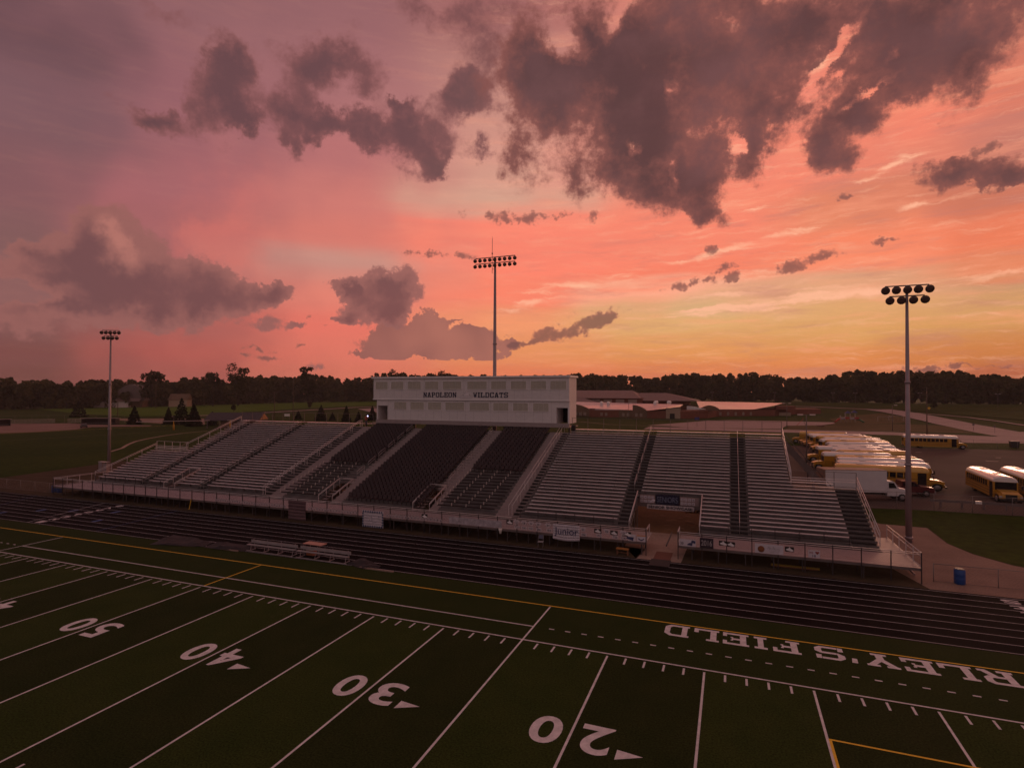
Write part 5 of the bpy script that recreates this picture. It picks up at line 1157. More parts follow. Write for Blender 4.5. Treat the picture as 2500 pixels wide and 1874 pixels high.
def wood(name,line,label,seed):
    import numpy as np
    rn=random.Random(seed); g=np.random.default_rng(seed); cen=[];tr=MB()
    pts=[]
    for a,b in zip(line[:-1],line[1:]):
        L=math.hypot(b[0]-a[0],b[1]-a[1]); n=max(1,int(L/6))
        for k in range(n): pts.append((a[0]+(b[0]-a[0])*k/n,a[1]+(b[1]-a[1])*k/n))
    V=[];NF=0
    for x,y in pts:
        dx,dy=x-CAM[0],y-CAM[1]; d=math.hypot(dx,dy); ux,uy=dx/d,dy/d
        for rowk in range(5):
            if rowk==4 and rn.random()<.3: continue
            X=x+ux*(rowk*9+rn.uniform(-4,5))+uy*rn.uniform(-4,4); Y=y+uy*(rowk*9+rn.uniform(-4,5))-ux*rn.uniform(-4,4)
            dd=math.hypot(X-CAM[0],Y-CAM[1]); az_=math.atan2(X-CAM[0],Y-CAM[1]); z0=hgt(X,Y)
            top=13.03+slope_at(az_)*dd; H=(top-z0)*(rn.uniform(.91,1.04) if rowk>=3 else (rn.uniform(.84,1.0) if rowk==2 else (rn.uniform(.7,.95) if rowk==1 else rn.uniform(.5,.9))))
            rad=rn.uniform(4.2,7.6); N=420 if rowk in (0,1,3) else 300
            # lumpy crown: points on a few lobes of a tall ellipsoid
            nl=7; la=g.random(nl)*6.283; lh=g.random(nl)*.8+.12; lr=rad*.55*np.sqrt(np.clip(1-((lh-.45)/.62)**2,.1,1))
            lc=np.stack([lr*np.cos(la),lr*np.sin(la),lh*H],1); lc=np.vstack([lc,[0,0,H-rad*.45]]); rr=np.append(g.uniform(.36,.58,nl)*rad,rad*.45)
            k=g.integers(0,nl+1,N); dv=g.normal(size=(N,3)); dv/=np.linalg.norm(dv,axis=1)[:,None]
            c=lc[k]+dv*(rr[k]*(.6+.4*np.sqrt(g.random(N))))[:,None]*np.array([1,1,1.05]); c[:,2]=np.clip(c[:,2],.4,H*1.02)+z0; c[:,0]+=X; c[:,1]+=Y
            nn=g.normal(size=(N,3)); nn[:,2]+=.5; nn/=np.linalg.norm(nn,axis=1)[:,None]; u=np.cross(nn,g.normal(size=(N,3))); u/=np.linalg.norm(u,axis=1)[:,None]; v=np.cross(nn,u); s=(g.uniform(.55,1.25,N)*1.15)[:,None]
            V.append(np.stack([c+u*(p*s)+v*(q*s) for p,q in ((-1,-.6),(.2,-1),(1,.1),(.4,1),(-.7,.7))],1).reshape(-1,3))
            if rowk==0: trunkm(tr,X,Y,z0,H*.7,.3,rn,1)
    V=np.vstack(V); n=len(V)//5; me=bpy.data.meshes.new(name); me.vertices.add(len(V)); me.vertices.foreach_set('co',V.astype(np.float32).ravel()); me.loops.add(len(V)); me.loops.foreach_set('vertex_index',np.arange(len(V),dtype=np.int32))
    me.polygons.add(n); me.polygons.foreach_set('loop_start',np.arange(0,n*5,5,dtype=np.int32)); me.update(calc_edges=True); me.materials.append(M_LEAF)
    o=bpy.data.objects.new(name,me); COL.objects.link(o); o['kind']='stuff'; o['label']=label
    t=tr.build('wood_trunks',M_BARK,None,recalc=False); t['kind']='stuff'; t['label']='thin trunks along the edge of the far woods'
wood('woods',FRONT_L,'dark woods along the left horizon',11)
wood('woods',FRONT_R,'dark woods along the middle and right horizon',12)
def tree(label,x,y,H,rad,seed,nl=1800,ls=.62,group='tall trees standing out above the left woods',low=.3):
    rn=random.Random(seed); z=hgt(x,y); t=thing('broadleaf_tree',label,'tree',(x,y,z),0,group)
    mb=MB()
    if H>20: broad_crown(mb,H,rad,rn,nl,ls,max(low,.35))
    else: crown(mb,0,0,0,H,rad,rn,nl,ls,low)
    mb.build('crown',M_LEAF2,t,recalc=False)
    mb=MB(); trunkm(mb,0,0,0,H,max(.12,H*.018),rn,6); mb.build('trunk',M_BARK,t,recalc=False)
tree('rounded tree rising above the woods behind the barn',-430,300,32.5,11.5,21,2600,low=.3)
tree('tallest tree, ragged and see-through, on the left skyline',-385,345,38,13.0,22,2000,.6,low=.3)
tree('tall dense tree with a flat top right of the ragged one',-345,385,35.5,10.0,23,2400,low=.3)
tree('tree at the left foot of the ragged tall tree',-397,330,29,10,24,low=.05)
tree('tree showing above the left end of the press box roof',-310,470,36,11,25,low=.05)
tree('wide tree crown showing above the press box roof',-270,500,35.5,12,26,low=.05)
for i,(x,y,H,r_,lb) in enumerate(((-283,245,5,1.8,'young tree on the bright meadow, left one'),(-262,290,5.5,2,'young tree on the bright meadow, right one'),(128,395,6,2.2,'young tree on the right meadow'),(215,430,7,2.5,'small tree far out on the right meadow'))):
    tree(lb,x,y,H,r_,40+i,160,.45,'young trees on the meadows')
def conifer(label,x,y,H,rad,seed):
    rn=random.Random(seed); t=thing('conifer_tree',label,'conifer',(x,y,hgt(x,y)),0,'dark conifers behind the left wing of the stand')
    mb=MB(); n=int(H*95)
    for _ in range(n):
        u=rn.random()**1.35; z=.25+u*(H-.4); rr=rad*(1-u)**.85*(.55+.45*rn.random()**.5)*(1+.18*math.sin(z*5)); a=rn.random()*6.28
        leaf(mb,Vector((rr*math.cos(a),rr*math.sin(a),z-rr*.18)),.42*(1-.45*u)*rn.uniform(.6,1.2),rn)
    mb.build('crown',M_CON,t,recalc=False)
    mb=MB(); mb.tube([(0,0,-.1),(0,0,H*.97)],[H*.03,.03],7); mb.build('trunk',M_BARK,t)
for i,(x,y,H,r_,lb) in enumerate((
(-305.6,167.4,8.5,4.2,'conifer left of the dugout at the edge of the meadow'),(-215.2,132.4,7.6,2.7,'lone conifer just right of the left floodlight pole'),
(-205.0,139.5,6.8,2.2,'narrow conifer left of the yellow goal post'),(-197.4,139.3,10.8,3.7,'tallest conifer in the left clump'),(-188,137,8.6,3.0,'conifer filling the middle of the left clump'),(-181.9,132.3,8.2,3.0,'right conifer of the left clump'),
(-180.5,139.1,5.6,2.2,'small conifer left of the concession hut'),(-168.8,188.8,7.4,2.8,'conifer behind the bleachers, largest of the group near the press box'),(-152.7,186.4,7.2,2.1,'slim conifer between the two groups near the press box'),
(-146.3,186.7,4.6,1.8,'low conifer left of the press box corner'),(-185.8,193.0,4.2,1.9,'low conifer beside the white sign behind the stand'),(-148.1,199.9,7.0,2.2,'conifer touching the press box corner'),(-163.8,190.7,4.0,1.5,'smallest conifer behind the stand'))):
    conifer(lb,x,y,H,r_,60+i)

# ---------------------------------------------------------------- street furniture, fences, banners and small things
M_WOODP=mat('wood_pole',(.13,.085,.06),.85,var=.15,scale=1)
def lamp(label,x,y,H,double=True,grp='lamp posts of the drives and lots'):
    z=hgt(x,y); t=thing('lamp_post',label,'lamp post',(x,y,z),0,grp)
    MB().tube([(0,0,-.1),(0,0,H)],[.13,.09],8).build('post',M_STEEL,t)
    mb=MB(); mb.bar((-1.0 if double else 0,0,H-.05),(1.0,0,H-.05),.08); mb.build('arm',M_STEEL,t)
    for s in ((-1,1) if double else (1,)): MB().box(s*1.0-.45,-.25,H-.12,s*1.0+.45,.25,H+.10).build('lamp_head',M_GALV,t)
lamp('dark double lamp post standing at the near end of the bus row',23.2,88.0,9.3)
lamp('lamp post behind the top right corner of the stand',30.0,209.5,9.6)
lamp('lamp post in the dry lawn left of the right floodlight pole',64.4,211.5,9.2,False)
lamp('far lamp post before the woods right of the gymnasium',-5,500,9); lamp('far lamp post before the woods above the right school wing',45,505,9)
lamp('first of two far lamp posts close together before the woods',88,500,9); lamp('second of two far lamp posts close together before the woods',103,495,9)
lamp('far lamp post before the woods left of the right floodlight pole',140,470,9); lamp('far lamp post on the meadow right of the right floodlight pole',172,430,9); lamp('far lamp post on the meadow near the right frame edge',215,400,9)
lamp('lamp post in front of the near school wing',-38,262,8.5,False)
def upole(label,x,y,H,arms=1):
    z=hgt(x,y); t=thing('utility_pole',label,'utility pole',(x,y,z),0,'wooden utility poles')
    MB().tube([(0,0,-.1),(0,0,H)],[.19,.12],8).build('pole',M_WOODP,t)
    for k in range(arms):
        mb=MB(); mb.bar((-1.3,.1,H-.4-k*1.6),(1.3,.1,H-.4-k*1.6),.14); 
        for s in (-1.2,-.5,.5,1.2): mb.bar((s,.1,H-.33-k*1.6),(s,.1,H-.1-k*1.6),.09)
        mb.build('crossarm',M_WOODP,t)
upole('tall thin utility pole behind the lone bus',71.0,197.5,15.5,2)
upole('utility pole before the barn',-288.7,176,13.5); upole('utility pole with crossarm right of the barn',-396,278,18)
upole('utility pole with lamp arm over the left woods edge',-480,262,14); upole('leftmost utility pole by the ball diamond',-470,225,14)
upole('utility pole left of the two poles behind the stand',-196.7,188.8,13.5); upole('taller utility pole right of the two behind the stand',-217.5,224.7,20.5,2); upole('far thin pole on the left meadow',-406,329,12)
# fences
M_MESH=mat('chain_link_wire',(.28,.21,.20),.6,.5)
def fence(label,pts,H=1.2,sp=3.0,wire=.25,name='chain_link_fence',grp=None,post=.05):
    c=pts[0]; t=thing(name,label,'fence',(c[0],c[1],hgt(*c)),0,grp)
    ps=MB(); rl=MB(); ms_=MB()
    for a,b in zip(pts[:-1],pts[1:]):
        L=math.hypot(b[0]-a[0],b[1]-a[1]); n=max(1,int(round(L/sp)))
        P=[(a[0]+(b[0]-a[0])*k/n-c[0],a[1]+(b[1]-a[1])*k/n-c[1]) for k in range(n+1)]
        for k,(x,y) in enumerate(P):
            if k<n or (b is pts[-1]): 
                q=MB(); q.tube([(x,y,-.05),(x,y,H+.04)],post*.6,6); q.build('post',M_FENCE,t)
        rl.tube([(P[0][0],P[0][1],H),(P[-1][0],P[-1][1],H)],.024,6)
        rl.tube([(P[0][0],P[0][1],.05),(P[-1][0],P[-1][1],.05)],.012,5)
        if wire:
            m=int(L/wire)
            for k in range(m):
                x0,y0=a[0]+(b[0]-a[0])*k/m-c[0],a[1]+(b[1]-a[1])*k/m-c[1]; x1,y1=a[0]+(b[0]-a[0])*(k+1)/m-c[0],a[1]+(b[1]-a[1])*(k+1)/m-c[1]
                zz=0
                while zz<H-.01:
                    z2=min(H,zz+wire); ms_.bar((x0,y0,zz),(x1,y1,z2),.007); ms_.bar((x0,y0,z2),(x1,y1,zz),.007); zz+=wire
    rl.build('top_rail',M_FENCE,t)
    if wire: ms_.build('mesh',M_MESH,t,recalc=False)
fence('low chain link fence beside the blue barrel at the right',[(23.5,19.2),(34.5,19.3),(50,19.4)],1.25,3.3)
fence('low chain link fence left of the stand along the track',[(-69.2,19.2),(-72,19.0),(-90,19.0),(-112,19.0)],1.25,3.0)
fence('chain link fence along the near edge of the bus lot',[(21.4,47.9),(28,48.1),(60,48.7)],1.9,3.6,.35)
fence('chain link fence and gate at the far right edge of the lot',[(63.5,150),(70,141.2),(74,141.4),(90,142.5)],1.9,4.5,.5)
fence('fence behind the top of the left bleachers along the back lawn',[(-86,46),(-100,60),(-112,72)],1.2,5,0)
fence('backstop fence beyond the infield at far left',[(-262,104),(-262,122),(-240,140),(-226,136)],3.2,6,0)
# guard rail
gr=thing('guard_rail','dark steel guard rail on short posts along the lot edge','guard rail',(32.6,51.3,0))
mb=MB(); mb.bar((-.6,0,.72),(24,.2,.72),.06,.30); mb.build('rail',M_STEEL,gr)
for k in range(12): MB().box(.5+k*2.05-.08,.05,-.02,.5+k*2.05+.08,.25,.62).build('post',M_STEEL,gr)
for x in (4.05,8.6,13.2): MB().box(x-.3,-.14,.60,x+.3,-.035,.92).build('reflector_plate',M_BUSW,gr)
# barrels
def barrel(label,x,y,H=.9,col=(.010,.06,.25)):
    t=thing('plastic_barrel',label,'barrel',(x,y,0),0,'blue barrels used as bins'); r=H*.33
    MB().lathe([(r*.94,0),(r,.03),(r,H*.30),(r*1.03,H*.33),(r,H*.36),(r,H*.64),(r*1.03,H*.67),(r,H*.70),(r,H*.95),(r*.9,H)],n=20).build('barrel_body',mat('blue_plastic',col,.45),t)
    MB().lathe([(r*.86,H+.001),(r*.92,H+.02),(r*.86,H+.04)],n=20).build('rim',M_BTRIM,t)
barrel('bright blue plastic barrel on the gravel at the right',25.05,19.35,1.0)
barrel('blue barrel at the left end of the stand, left of two',-71.9,19.5); barrel('blue barrel at the left end of the stand, right of two',-71.0,19.6)
tr_=thing('trash_bin','dark square bin by the gate at the far right of the lot','bin',(75.8,148,0)); MB().prism([(-.7,0),(.7,0),(.85,1.5),(-.85,1.5)],-.7,.7,'y').build('bin_body',M_BTRIM,tr_); MB().box(-.9,-.75,1.51,.9,.75,1.6).build('lid',M_BTRIM,tr_)
# signs along the drive
for x,y,lb in ((93.0,226.5,'small round sign on the drive edge, left one'),(94.5,212.8,'small round sign on the drive edge, right one')):
    t=thing('road_sign',lb,'road sign',(x,y,0),0,'small signs beside the drive'); MB().tube([(0,0,-.05),(0,0,2.4)],.05,6).build('post',M_STEEL,t)
    q=MB(); q.lathe([(.40,-.02),(.40,.02)],n=8); q.xf(Matrix.Translation((0,-.05,2.2))@Matrix.Rotation(R(90),4,'X')); q.build('sign_plate',M_STEEL,t)
t=thing('road_sign','yellow diamond sign far out by the right meadow','road sign',(117,365,hgt(117,365))); MB().tube([(0,0,-.05),(0,0,3)],.07,6).build('post',M_STEEL,t); MB().prism([(-.8,3),(0,2.2),(.8,3),(0,3.8)],-.1,-.06,'y').build('sign_plate',M_YEL,t)
t=thing('notice_board','small white board on posts behind the left bleachers','sign',(-190,190,0)); MB().box(-1.6,0,1.6,1.6,.1,2.8).build('board',M_BUSW,t)
for x in (-1.3,1.3): MB().box(x-.07,.11,-.05,x+.07,.22,2.7).build('post',M_STEEL,t)
# playground
ps=thing('climbing_frame','climbing frame with blue roofs, red tubes and a green slide on the mulch','playground',(62,274,0))
MR=mat('play_red',(.42,.035,.03),.5); MBl=mat('play_blue',(.03,.04,.18),.5); MGn=mat('play_green',(.03,.12,.05),.5); MWp=mat('play_post',(.45,.36,.34),.5)
for x,y in ((-4,0),(-2,0),(0,0),(2,0),(-4,2),(-2,2),(0,2),(2,2)): MB().tube([(x,y,-.05),(x,y,4.2 if abs(x)<3 else 3.2)],.09,7).build('post',MWp,ps)
for x in (-3,1): MB().box(x-1,0,1.5,x+1,2,1.62).build('platform',MBl,ps)
for x,z in ((-1,4.3),(1.6,4.6)): 
    q=MB(); q.face(((x-1.3,-.3,z),(x+1.3,-.3,z),(x,1,z+1.1))); q.face(((x+1.3,-.3,z),(x+1.3,2.3,z),(x,1,z+1.1))); q.face(((x+1.3,2.3,z),(x-1.3,2.3,z),(x,1,z+1.1))); q.face(((x-1.3,2.3,z),(x-1.3,-.3,z),(x,1,z+1.1))); q.build('play_roof',MBl,ps)
MB().tube([(2,1,1.7),(3.4,.4,1.5),(4.4,-.6,.8),(5.2,-1.2,.25)],.38,9).build('slide',MGn,ps); MB().tube([(-4,1,1.7),(-5,.2,1.4),(-6,-.8,.6),(-6.6,-1.4,.25)],.36,9).build('slide',MR,ps)
for k in range(4): MB().box(-4.1+k*1.9,-.08,1.7,-2.4+k*1.9,-.02,2.5).build('panel',MR if k%2 else MWp,ps)
s_=thing('red_slide','small red slide with a dark ladder on the play yard','slide',(37.5,231,0)); 
MB().bar((-2.2,0,.2),(0,0,2.6),.5,.12).build('chute',MR,s_); MB().bar((0,0,2.6),(.3,0,3.4),.12).build('top_bar',MR,s_)
q=MB(); q.bar((1.3,-.3,0),(.2,-.3,2.6),.08); q.bar((1.3,.3,0),(.2,.3,2.6),.08)
for k in range(6): q.bar((1.3-k*.19,-.3,.2+k*.44),(1.3-k*.19,.3,.2+k*.44),.06)
q.build('ladder',M_STEEL,s_)
s_=thing('spring_rocker','low dark rocker toy beside the red slide','play equipment',(43.5,226.5,0)); MB().prism([(-1.6,.5),(-.8,.3),(.8,.3),(1.6,.5),(1.2,.75),(0,.55),(-1.2,.75)],-.2,.2,'y').build('seat',mat('dark_red',(.12,.03,.03),.6),s_); MB().tube([(0,0,0),(0,0,.35)],.12,8).build('spring',M_STEEL,s_)
for i,(x,y) in enumerate(((78,285),(84,292))):
    s_=thing('swing_frame','thin swing frame right of the climbing frame, '+('left one' if i==0 else 'right one'),'swing',(x,y,0),0,'swing frames')
    q=MB(); q.bar((-3,0,2.6),(3,0,2.6),.1)
    for xx in (-3,3): q.bar((xx,-.9,0),(xx,0,2.6),.09); q.bar((xx,.9,0),(xx,0,2.6),.09)
    q.build('frame',MWp,s_)
    for xx in (-1.6,0,1.6): q=MB(); q.bar((xx-.2,0,2.6),(xx-.2,0,.6),.02); q.bar((xx+.2,0,2.6),(xx+.2,0,.6),.02); q.box(xx-.25,-.1,.55,xx+.25,.1,.6); q.build('swing_seat',M_BTRIM,s_)
bb=thing('basketball_hoop','blue backboard on a pole at the edge of the paved play yard','hoop',(-2.4,212,0)); MB().tube([(0,0,-.05),(0,0,3)],.08,7).build('pole',M_STEEL,bb); MB().box(-.9,-.2,2.6,.9,-.1,3.7).build('backboard',MBl,bb); MB().lathe([(.24,2.75),(.26,2.77),(.24,2.79)],(0,-.5,0),10).build('hoop',MR,bb)
# goal posts far left
def goal(label,x,y,rot,w=5.6,H=9):
    t=thing('goal_post',label,'goal post',(x,y,0),rot,'yellow padded football goal posts')
    MB().tube([(0,0,-.02),(0,0,2.0)],.28,10).build('post_pad',mat('pad_yellow',(.48,.24,.02),.7),t); MB().tube([(0,0,2.0),(0,0,3.05)],.10,8).build('post',M_YEL,t)
    q=MB(); q.tube([(-w/2,0,3.05),(w/2,0,3.05)],.07,8); q.build('crossbar',M_GALV,t)
goal('yellow goal post with pale crossbar before the conifer clump',-169.7,113.9,R(52),22); goal('yellow goal post seen over the left bleachers by the hut',-157,126,R(52),2)
def discus(): pass
# bench, tarpaulins and table by the track
M_DULL=mat('dull_aluminium',(.36,.31,.32),.5,.3,var=.15,scale=2)
M_TARP=mat('tarpaulin',(.022,.014,.018),.8,var=.2,scale=2)
bnc=thing('team_bench','long aluminium team bench with back board at the edge of the turf','bench',(-22,7.95,0),R(-.5))
for a,b in ((-5.0,-.15),(.15,5.0)):
    MB().box(a,.12,.56,b,.17,.80).build('backrest',M_DULL,bnc); MB().box(a-.1,-.28,.44,b,.02,.49).build('seat',M_DULL,bnc)
    for k in range(4):
        x=a+.25+(b-a-.5)*k/3; q=MB(); q.bar((x,-.2,0),(x,-.13,.44),.03); q.bar((x,.28,0),(x,.14,.88),.03); q.bar((x,-.35,.02),(x,.35,.02),.05); q.build('leg',M_DULL,bnc)
    MB().box(a,-.42,.005,b,-.37,.05).build('foot_rail',M_DULL,bnc)
tb=thing('folding_table','pinkish wooden folding table behind the team bench','table',(-21,8.75,0),R(-2))
MB().box(-.92,-.38,.86,.92,.38,.90).build('tabletop',mat('wood_top',(.52,.26,.20),.6),tb)
for x in (-.75,.75): q=MB(); q.bar((x,-.3,0),(x,-.3,.86),.04); q.bar((x,.3,0),(x,.3,.86),.04); q.bar((x,-.3,.12),(x,.3,.12),.03); q.build('leg',M_STEEL,tb)
cl_=thing('cooler_box','orange drinks cooler under the folding table','cooler',(-21.2,8.6,0)); MB().box(-.35,-.22,0,.35,.22,.42).build('box_body',mat('cooler_orange',(.40,.12,.05),.6),cl_); MB().box(-.37,-.24,.421,.37,.24,.5).build('lid',M_BUSW,cl_)
def tarp(label,poly,seed,h=.22):
    rn=random.Random(seed); me=bpy.data.meshes.new('tarpaulin'); b=bmesh.new(); vs=[b.verts.new((x,y,0)) for x,y in poly]; b.faces.new(vs)
    for ax in (0,1):
        lo=min(p[ax] for p in poly); hi=max(p[ax] for p in poly); k=lo+.35
        while k<hi: bmesh.ops.bisect_plane(b,geom=b.verts[:]+b.edges[:]+b.faces[:],plane_co=(k,k,0),plane_no=(1,0,0) if ax==0 else (0,1,0)); k+=.35
    bmesh.ops.triangulate(b,faces=b.faces)
    for v in b.verts:
        e=1.0 if not v.is_boundary else .25
        v.co.z=.02+e*h*(.5+.5*math.sin(v.co.x*1.7+rn.random()*.9)*math.cos(v.co.y*2.3+seed))*rn.uniform(.5,1.0)
    bmesh.ops.recalc_face_normals(b,faces=b.faces); c=Vector((sum(p[0] for p in poly)/len(poly),sum(p[1] for p in poly)/len(poly),0))
    for v in b.verts: v.co-=c
    b.to_mesh(me); b.free(); me.materials.append(M_TARP); o=bpy.data.objects.new('tarpaulin',me); COL.objects.link(o); o.location=c; tag(o,label,'tarpaulin','crumpled dark tarpaulins along the track edge')
tarp('crumpled purple grey tarpaulin left of the team bench, pointed left end',[(-36.1,5.95),(-33,6.6),(-31.2,7.1),(-31.6,8.4),(-34.5,8.9),(-37.2,9.1)],1)
tarp('crumpled tarpaulin folded flat beside the left end of the team bench',[(-31.1,7.0),(-29.2,6.9),(-26.9,7.3),(-26.8,8.6),(-29.0,8.9),(-31.3,8.5)],2,.32)
tarp('small crumpled tarpaulin heap right of the team bench',[(-17.0,7.6),(-15.2,6.9),(-14.1,7.5),(-14.3,8.1),(-16.9,9.0)],3,.35)
for a,b in ((-29.7,-27.4),(-15.5,-12.6)):
    t=MB().box(a,7.08,.0,b,7.16,.10).build('kerb_strip',M_CONC,None); tag(t,'short pale kerb strip at the turf edge '+('left of the team bench' if a<-20 else 'right of the team bench'),'kerb strip')
# things under and beside the walkway
bx=thing('gym_bench','small orange topped wooden bench under the walkway beside the passage','bench',(2.1,17.95,0),R(-3))
MB().box(-.50,-.2,.42,.50,.2,.50).build('seat',mat('orange_wood',(.45,.17,.04),.6),bx)
for x in (-.42,.42): MB().box(x-.04,-.17,0,x+.04,.17,.42).build('leg',M_BROWN,bx)
MB().box(-.38,-.02,.12,.38,.02,.18).build('stretcher',M_BROWN,bx)
ch=thing('folding_chair','grey folding chair standing on the soil below the walkway','chair',(-4.8,17.7,0),R(8))
MB().box(-.23,-.22,.43,.23,.2,.46).build('seat',M_GALV,ch); MB().box(-.22,.2,.62,.22,.24,.95).build('backrest',mat('chair_blue_grey',(.13,.13,.20),.6),ch)
for x in (-.21,.21): q=MB(); q.bar((x,-.22,0),(x,.22,.95),.03); q.bar((x,.26,0),(x,-.15,.44),.03); q.build('leg',M_STEEL,ch)
yp=thing('yellow_beam','long yellow padded beam lying below the right walkway','beam',(14.8,19.2,0)); MB().prism([(-.12,0),(.12,0),(.14,.06),(.10,.14),(-.10,.14),(-.14,.06)],-1.65,1.65,'x').build('beam_body',mat('beam_yellow',(.30,.17,.01),.6),yp); MB().box(-1.5,-.22,0,1.5,-.145,.05).build('runner',M_BROWN,yp)
yq=thing('yellow_stake','thin yellow stake leaning under the left walkway','stake',(-46.2,18.1,0)); MB().bar((0,0,0),(.12,.15,1.1),.05).build('stake_shaft',M_YEL,yq); MB().bar((-.1,0,0),(.1,0,.02),.12,.03).build('foot_plate',M_YEL,yq)
mt=thing('rubber_mat','dark red rubber mat laid over the passage mouth and track edge','mat',(5.2,18.3,0)); MB().box(-.62,-.8,.005,.68,1.5,.035).build('brown_mat',mat('mat_red',(.16,.05,.035),.85),mt); MB().box(-.75,-2.6,.012,.75,-.802,.042).build('black_mat',mat('mat_black',(.030,.018,.022),.8),mt)
# banners and signs on the rail
M_PAPER=mat('banner_paper',(.66,.58,.64),.85,var=.08,scale=2); M_INK=mat('banner_ink',(.05,.05,.13),.8); M_INK2=mat('marker_black',(.03,.025,.03),.8)
YR=18.23
def banner(label,x0,x1,z0,z1,m,txt=None,tw=.8,th=.6,ink=None,y=YR,sag=.05,bold=.01,name='banner',tz=0):
    t=thing(name,label,'banner',((x0+x1)/2,y,z0)); w=x1-x0; h=z1-z0; q=MB(); n=12
    fr=lambda u,v:(-w/2+w*u,-.012+.02*math.sin(u*9+v*4),h*v-(sag*math.sin(u*math.pi)*(1-v)))
    for i in range(n):
        for j in range(6):
            q.face((fr(i/n,j/6),fr((i+1)/n,j/6),fr((i+1)/n,(j+1)/6),fr(i/n,(j+1)/6)),smooth=True)
    bk=len(q.v)
    o=q.build('cloth',m,t); sm=o.modifiers.new('thick','SOLIDIFY'); sm.thickness=.004; sm.offset=1
    if txt: put(textfit(txt,w*tw,h*th,bold,.002),'lettering',ink or M_INK,Matrix.Translation((0,-.05,h*.5+tz))@Matrix.Rotation(R(90),4,'X'),t)
    return t
def scrib(mb,x,z,w,h,rn,y=-.05,n=5,tk=.02):
    p=(x-w/2,z)
    for k in range(n):
        q=(x-w/2+w*(k+1)/n,z+rn.uniform(-h/2,h/2)); mb.bar((p[0],y,p[1]),(q[0],y,q[1]),tk,tk*.3); p=q
banner('white cloth banner reading Junior in hand painted letters on the front rail',-3.88,-1.54,.66,1.92,M_PAPER,'Junior',.88,.62,M_INK,sag=.10,bold=.0)
bt_=banner('plain brownish cloth hanging from the walkway rail to the ground',-32.35,-30.1,.0,1.95,mat('brown_cloth',(.15,.085,.095),.9,var=.12,scale=1.5),sag=.03)
wb=banner('square white poster with blue scalloped border hanging below the walkway',-23.25,-20.85,.02,1.62,M_PAPER,sag=.0)
q=MB(); rn=random.Random(5)
for k in range(9):
    for zz in (.1,1.5): q.lathe([(.10,-.003),(.10,.003)],(0,0,0),8); q.xf(Matrix.Translation((-1.05+k*.26,-.035,zz))@Matrix.Rotation(R(90),4,'X'),len(q.v)-16)
for k in range(5):
    for xx in (-1.12,1.12): q.lathe([(.10,-.003),(.10,.003)],(0,0,0),8); q.xf(Matrix.Translation((xx,-.035,.3+k*.25))@Matrix.Rotation(R(90),4,'X'),len(q.v)-16)
q.build('painted_border',mat('border_blue',(.07,.10,.18),.8),wb)
q=MB(); scrib(q,-.45,.9,.8,.5,rn,-.035,7); scrib(q,-.1,.55,1.0,.4,rn,-.035,8); scrib(q,.7,1.15,.25,.35,rn,-.035,4); q.build('marker_drawing',M_INK,wb)
t=banner('grey board reading 2016 on the rail right of the passage',8.05,9.05,1.08,1.86,mat('board_purple',(.055,.035,.05),.8),'2016',.8,.55,mat('chalk',(.42,.36,.38),.8),sag=0)
# showcase banners in the passage
bl_=banner('black banner hand lettered SENIORS over the passage',3.55,5.75,2.42,3.42,mat('banner_navy',(.020,.018,.045),.8),'SENIORS',.86,.52,mat('chalk_blue',(.20,.22,.33),.8),y=yk(7)+.10,sag=0,bold=-.005)
banner('long white strip reading SENIOR SHOWCASE under the passage banner',2.75,7.1,1.98,2.40,mat('strip_white',(.62,.52,.54),.8),'SENIOR SHOWCASE',.93,.58,M_INK2,y=yk(7)+.02,sag=.02,bold=.03)
rn=random.Random(9)
for x0,x1,lb in ((2.05,3.5,'paper cutouts and numbers pinned left of the black passage banner'),(5.8,7.5,'paper cutouts and numbers pinned right of the black passage banner')):
    t=thing('paper_display',lb,'paper display',((x0+x1)/2,yk(7)+.18,2.4)); q=MB(); q.box((x0-x1)/2,-.02,.08,(x1-x0)/2,0,.88); q.build('backing_board',mat('display_board',(.28,.20,.20),.8),t)
    q=MB()
    for i in range(4):
        for j in range(2): xx=(x0-x1)/2+.2+i*.34; zz=.25+j*.38; q.box(xx-.13,-.035,zz-.12,xx+.13,-.022,zz+.13)
    q.build('paper_sheets',M_PAPER,t)
    q=MB()
    for i in range(4):
        for j in range(2): addmesh(q,textfit(str(rn.randint(10,99)),.18,.16,.01,.001),Matrix.Translation(((x0-x1)/2+.2+i*.34,-.038,.25+j*.38))@Matrix.Rotation(R(90),4,'X'))
    q.build('numbers',M_INK2,t,recalc=False)
t=thing('painted_football','pale football shaped cutout beside the black passage banner','cutout',(3.3,yk(7)+.0,2.72)); q=MB(); q.lathe([(.0,-.26),(.09,-.2),(.14,-.08),(.14,.08),(.09,.2),(.0,.26)],n=12); q.xf(Matrix.Rotation(R(60),4,'Y')@Matrix.Scale(.25,4,(0,1,0))); q.build('ball_shape',M_PAPER,t); MB().bar((-.08,-.04,-.02),(.08,-.04,.06),.02).build('laces',M_INK2,t)
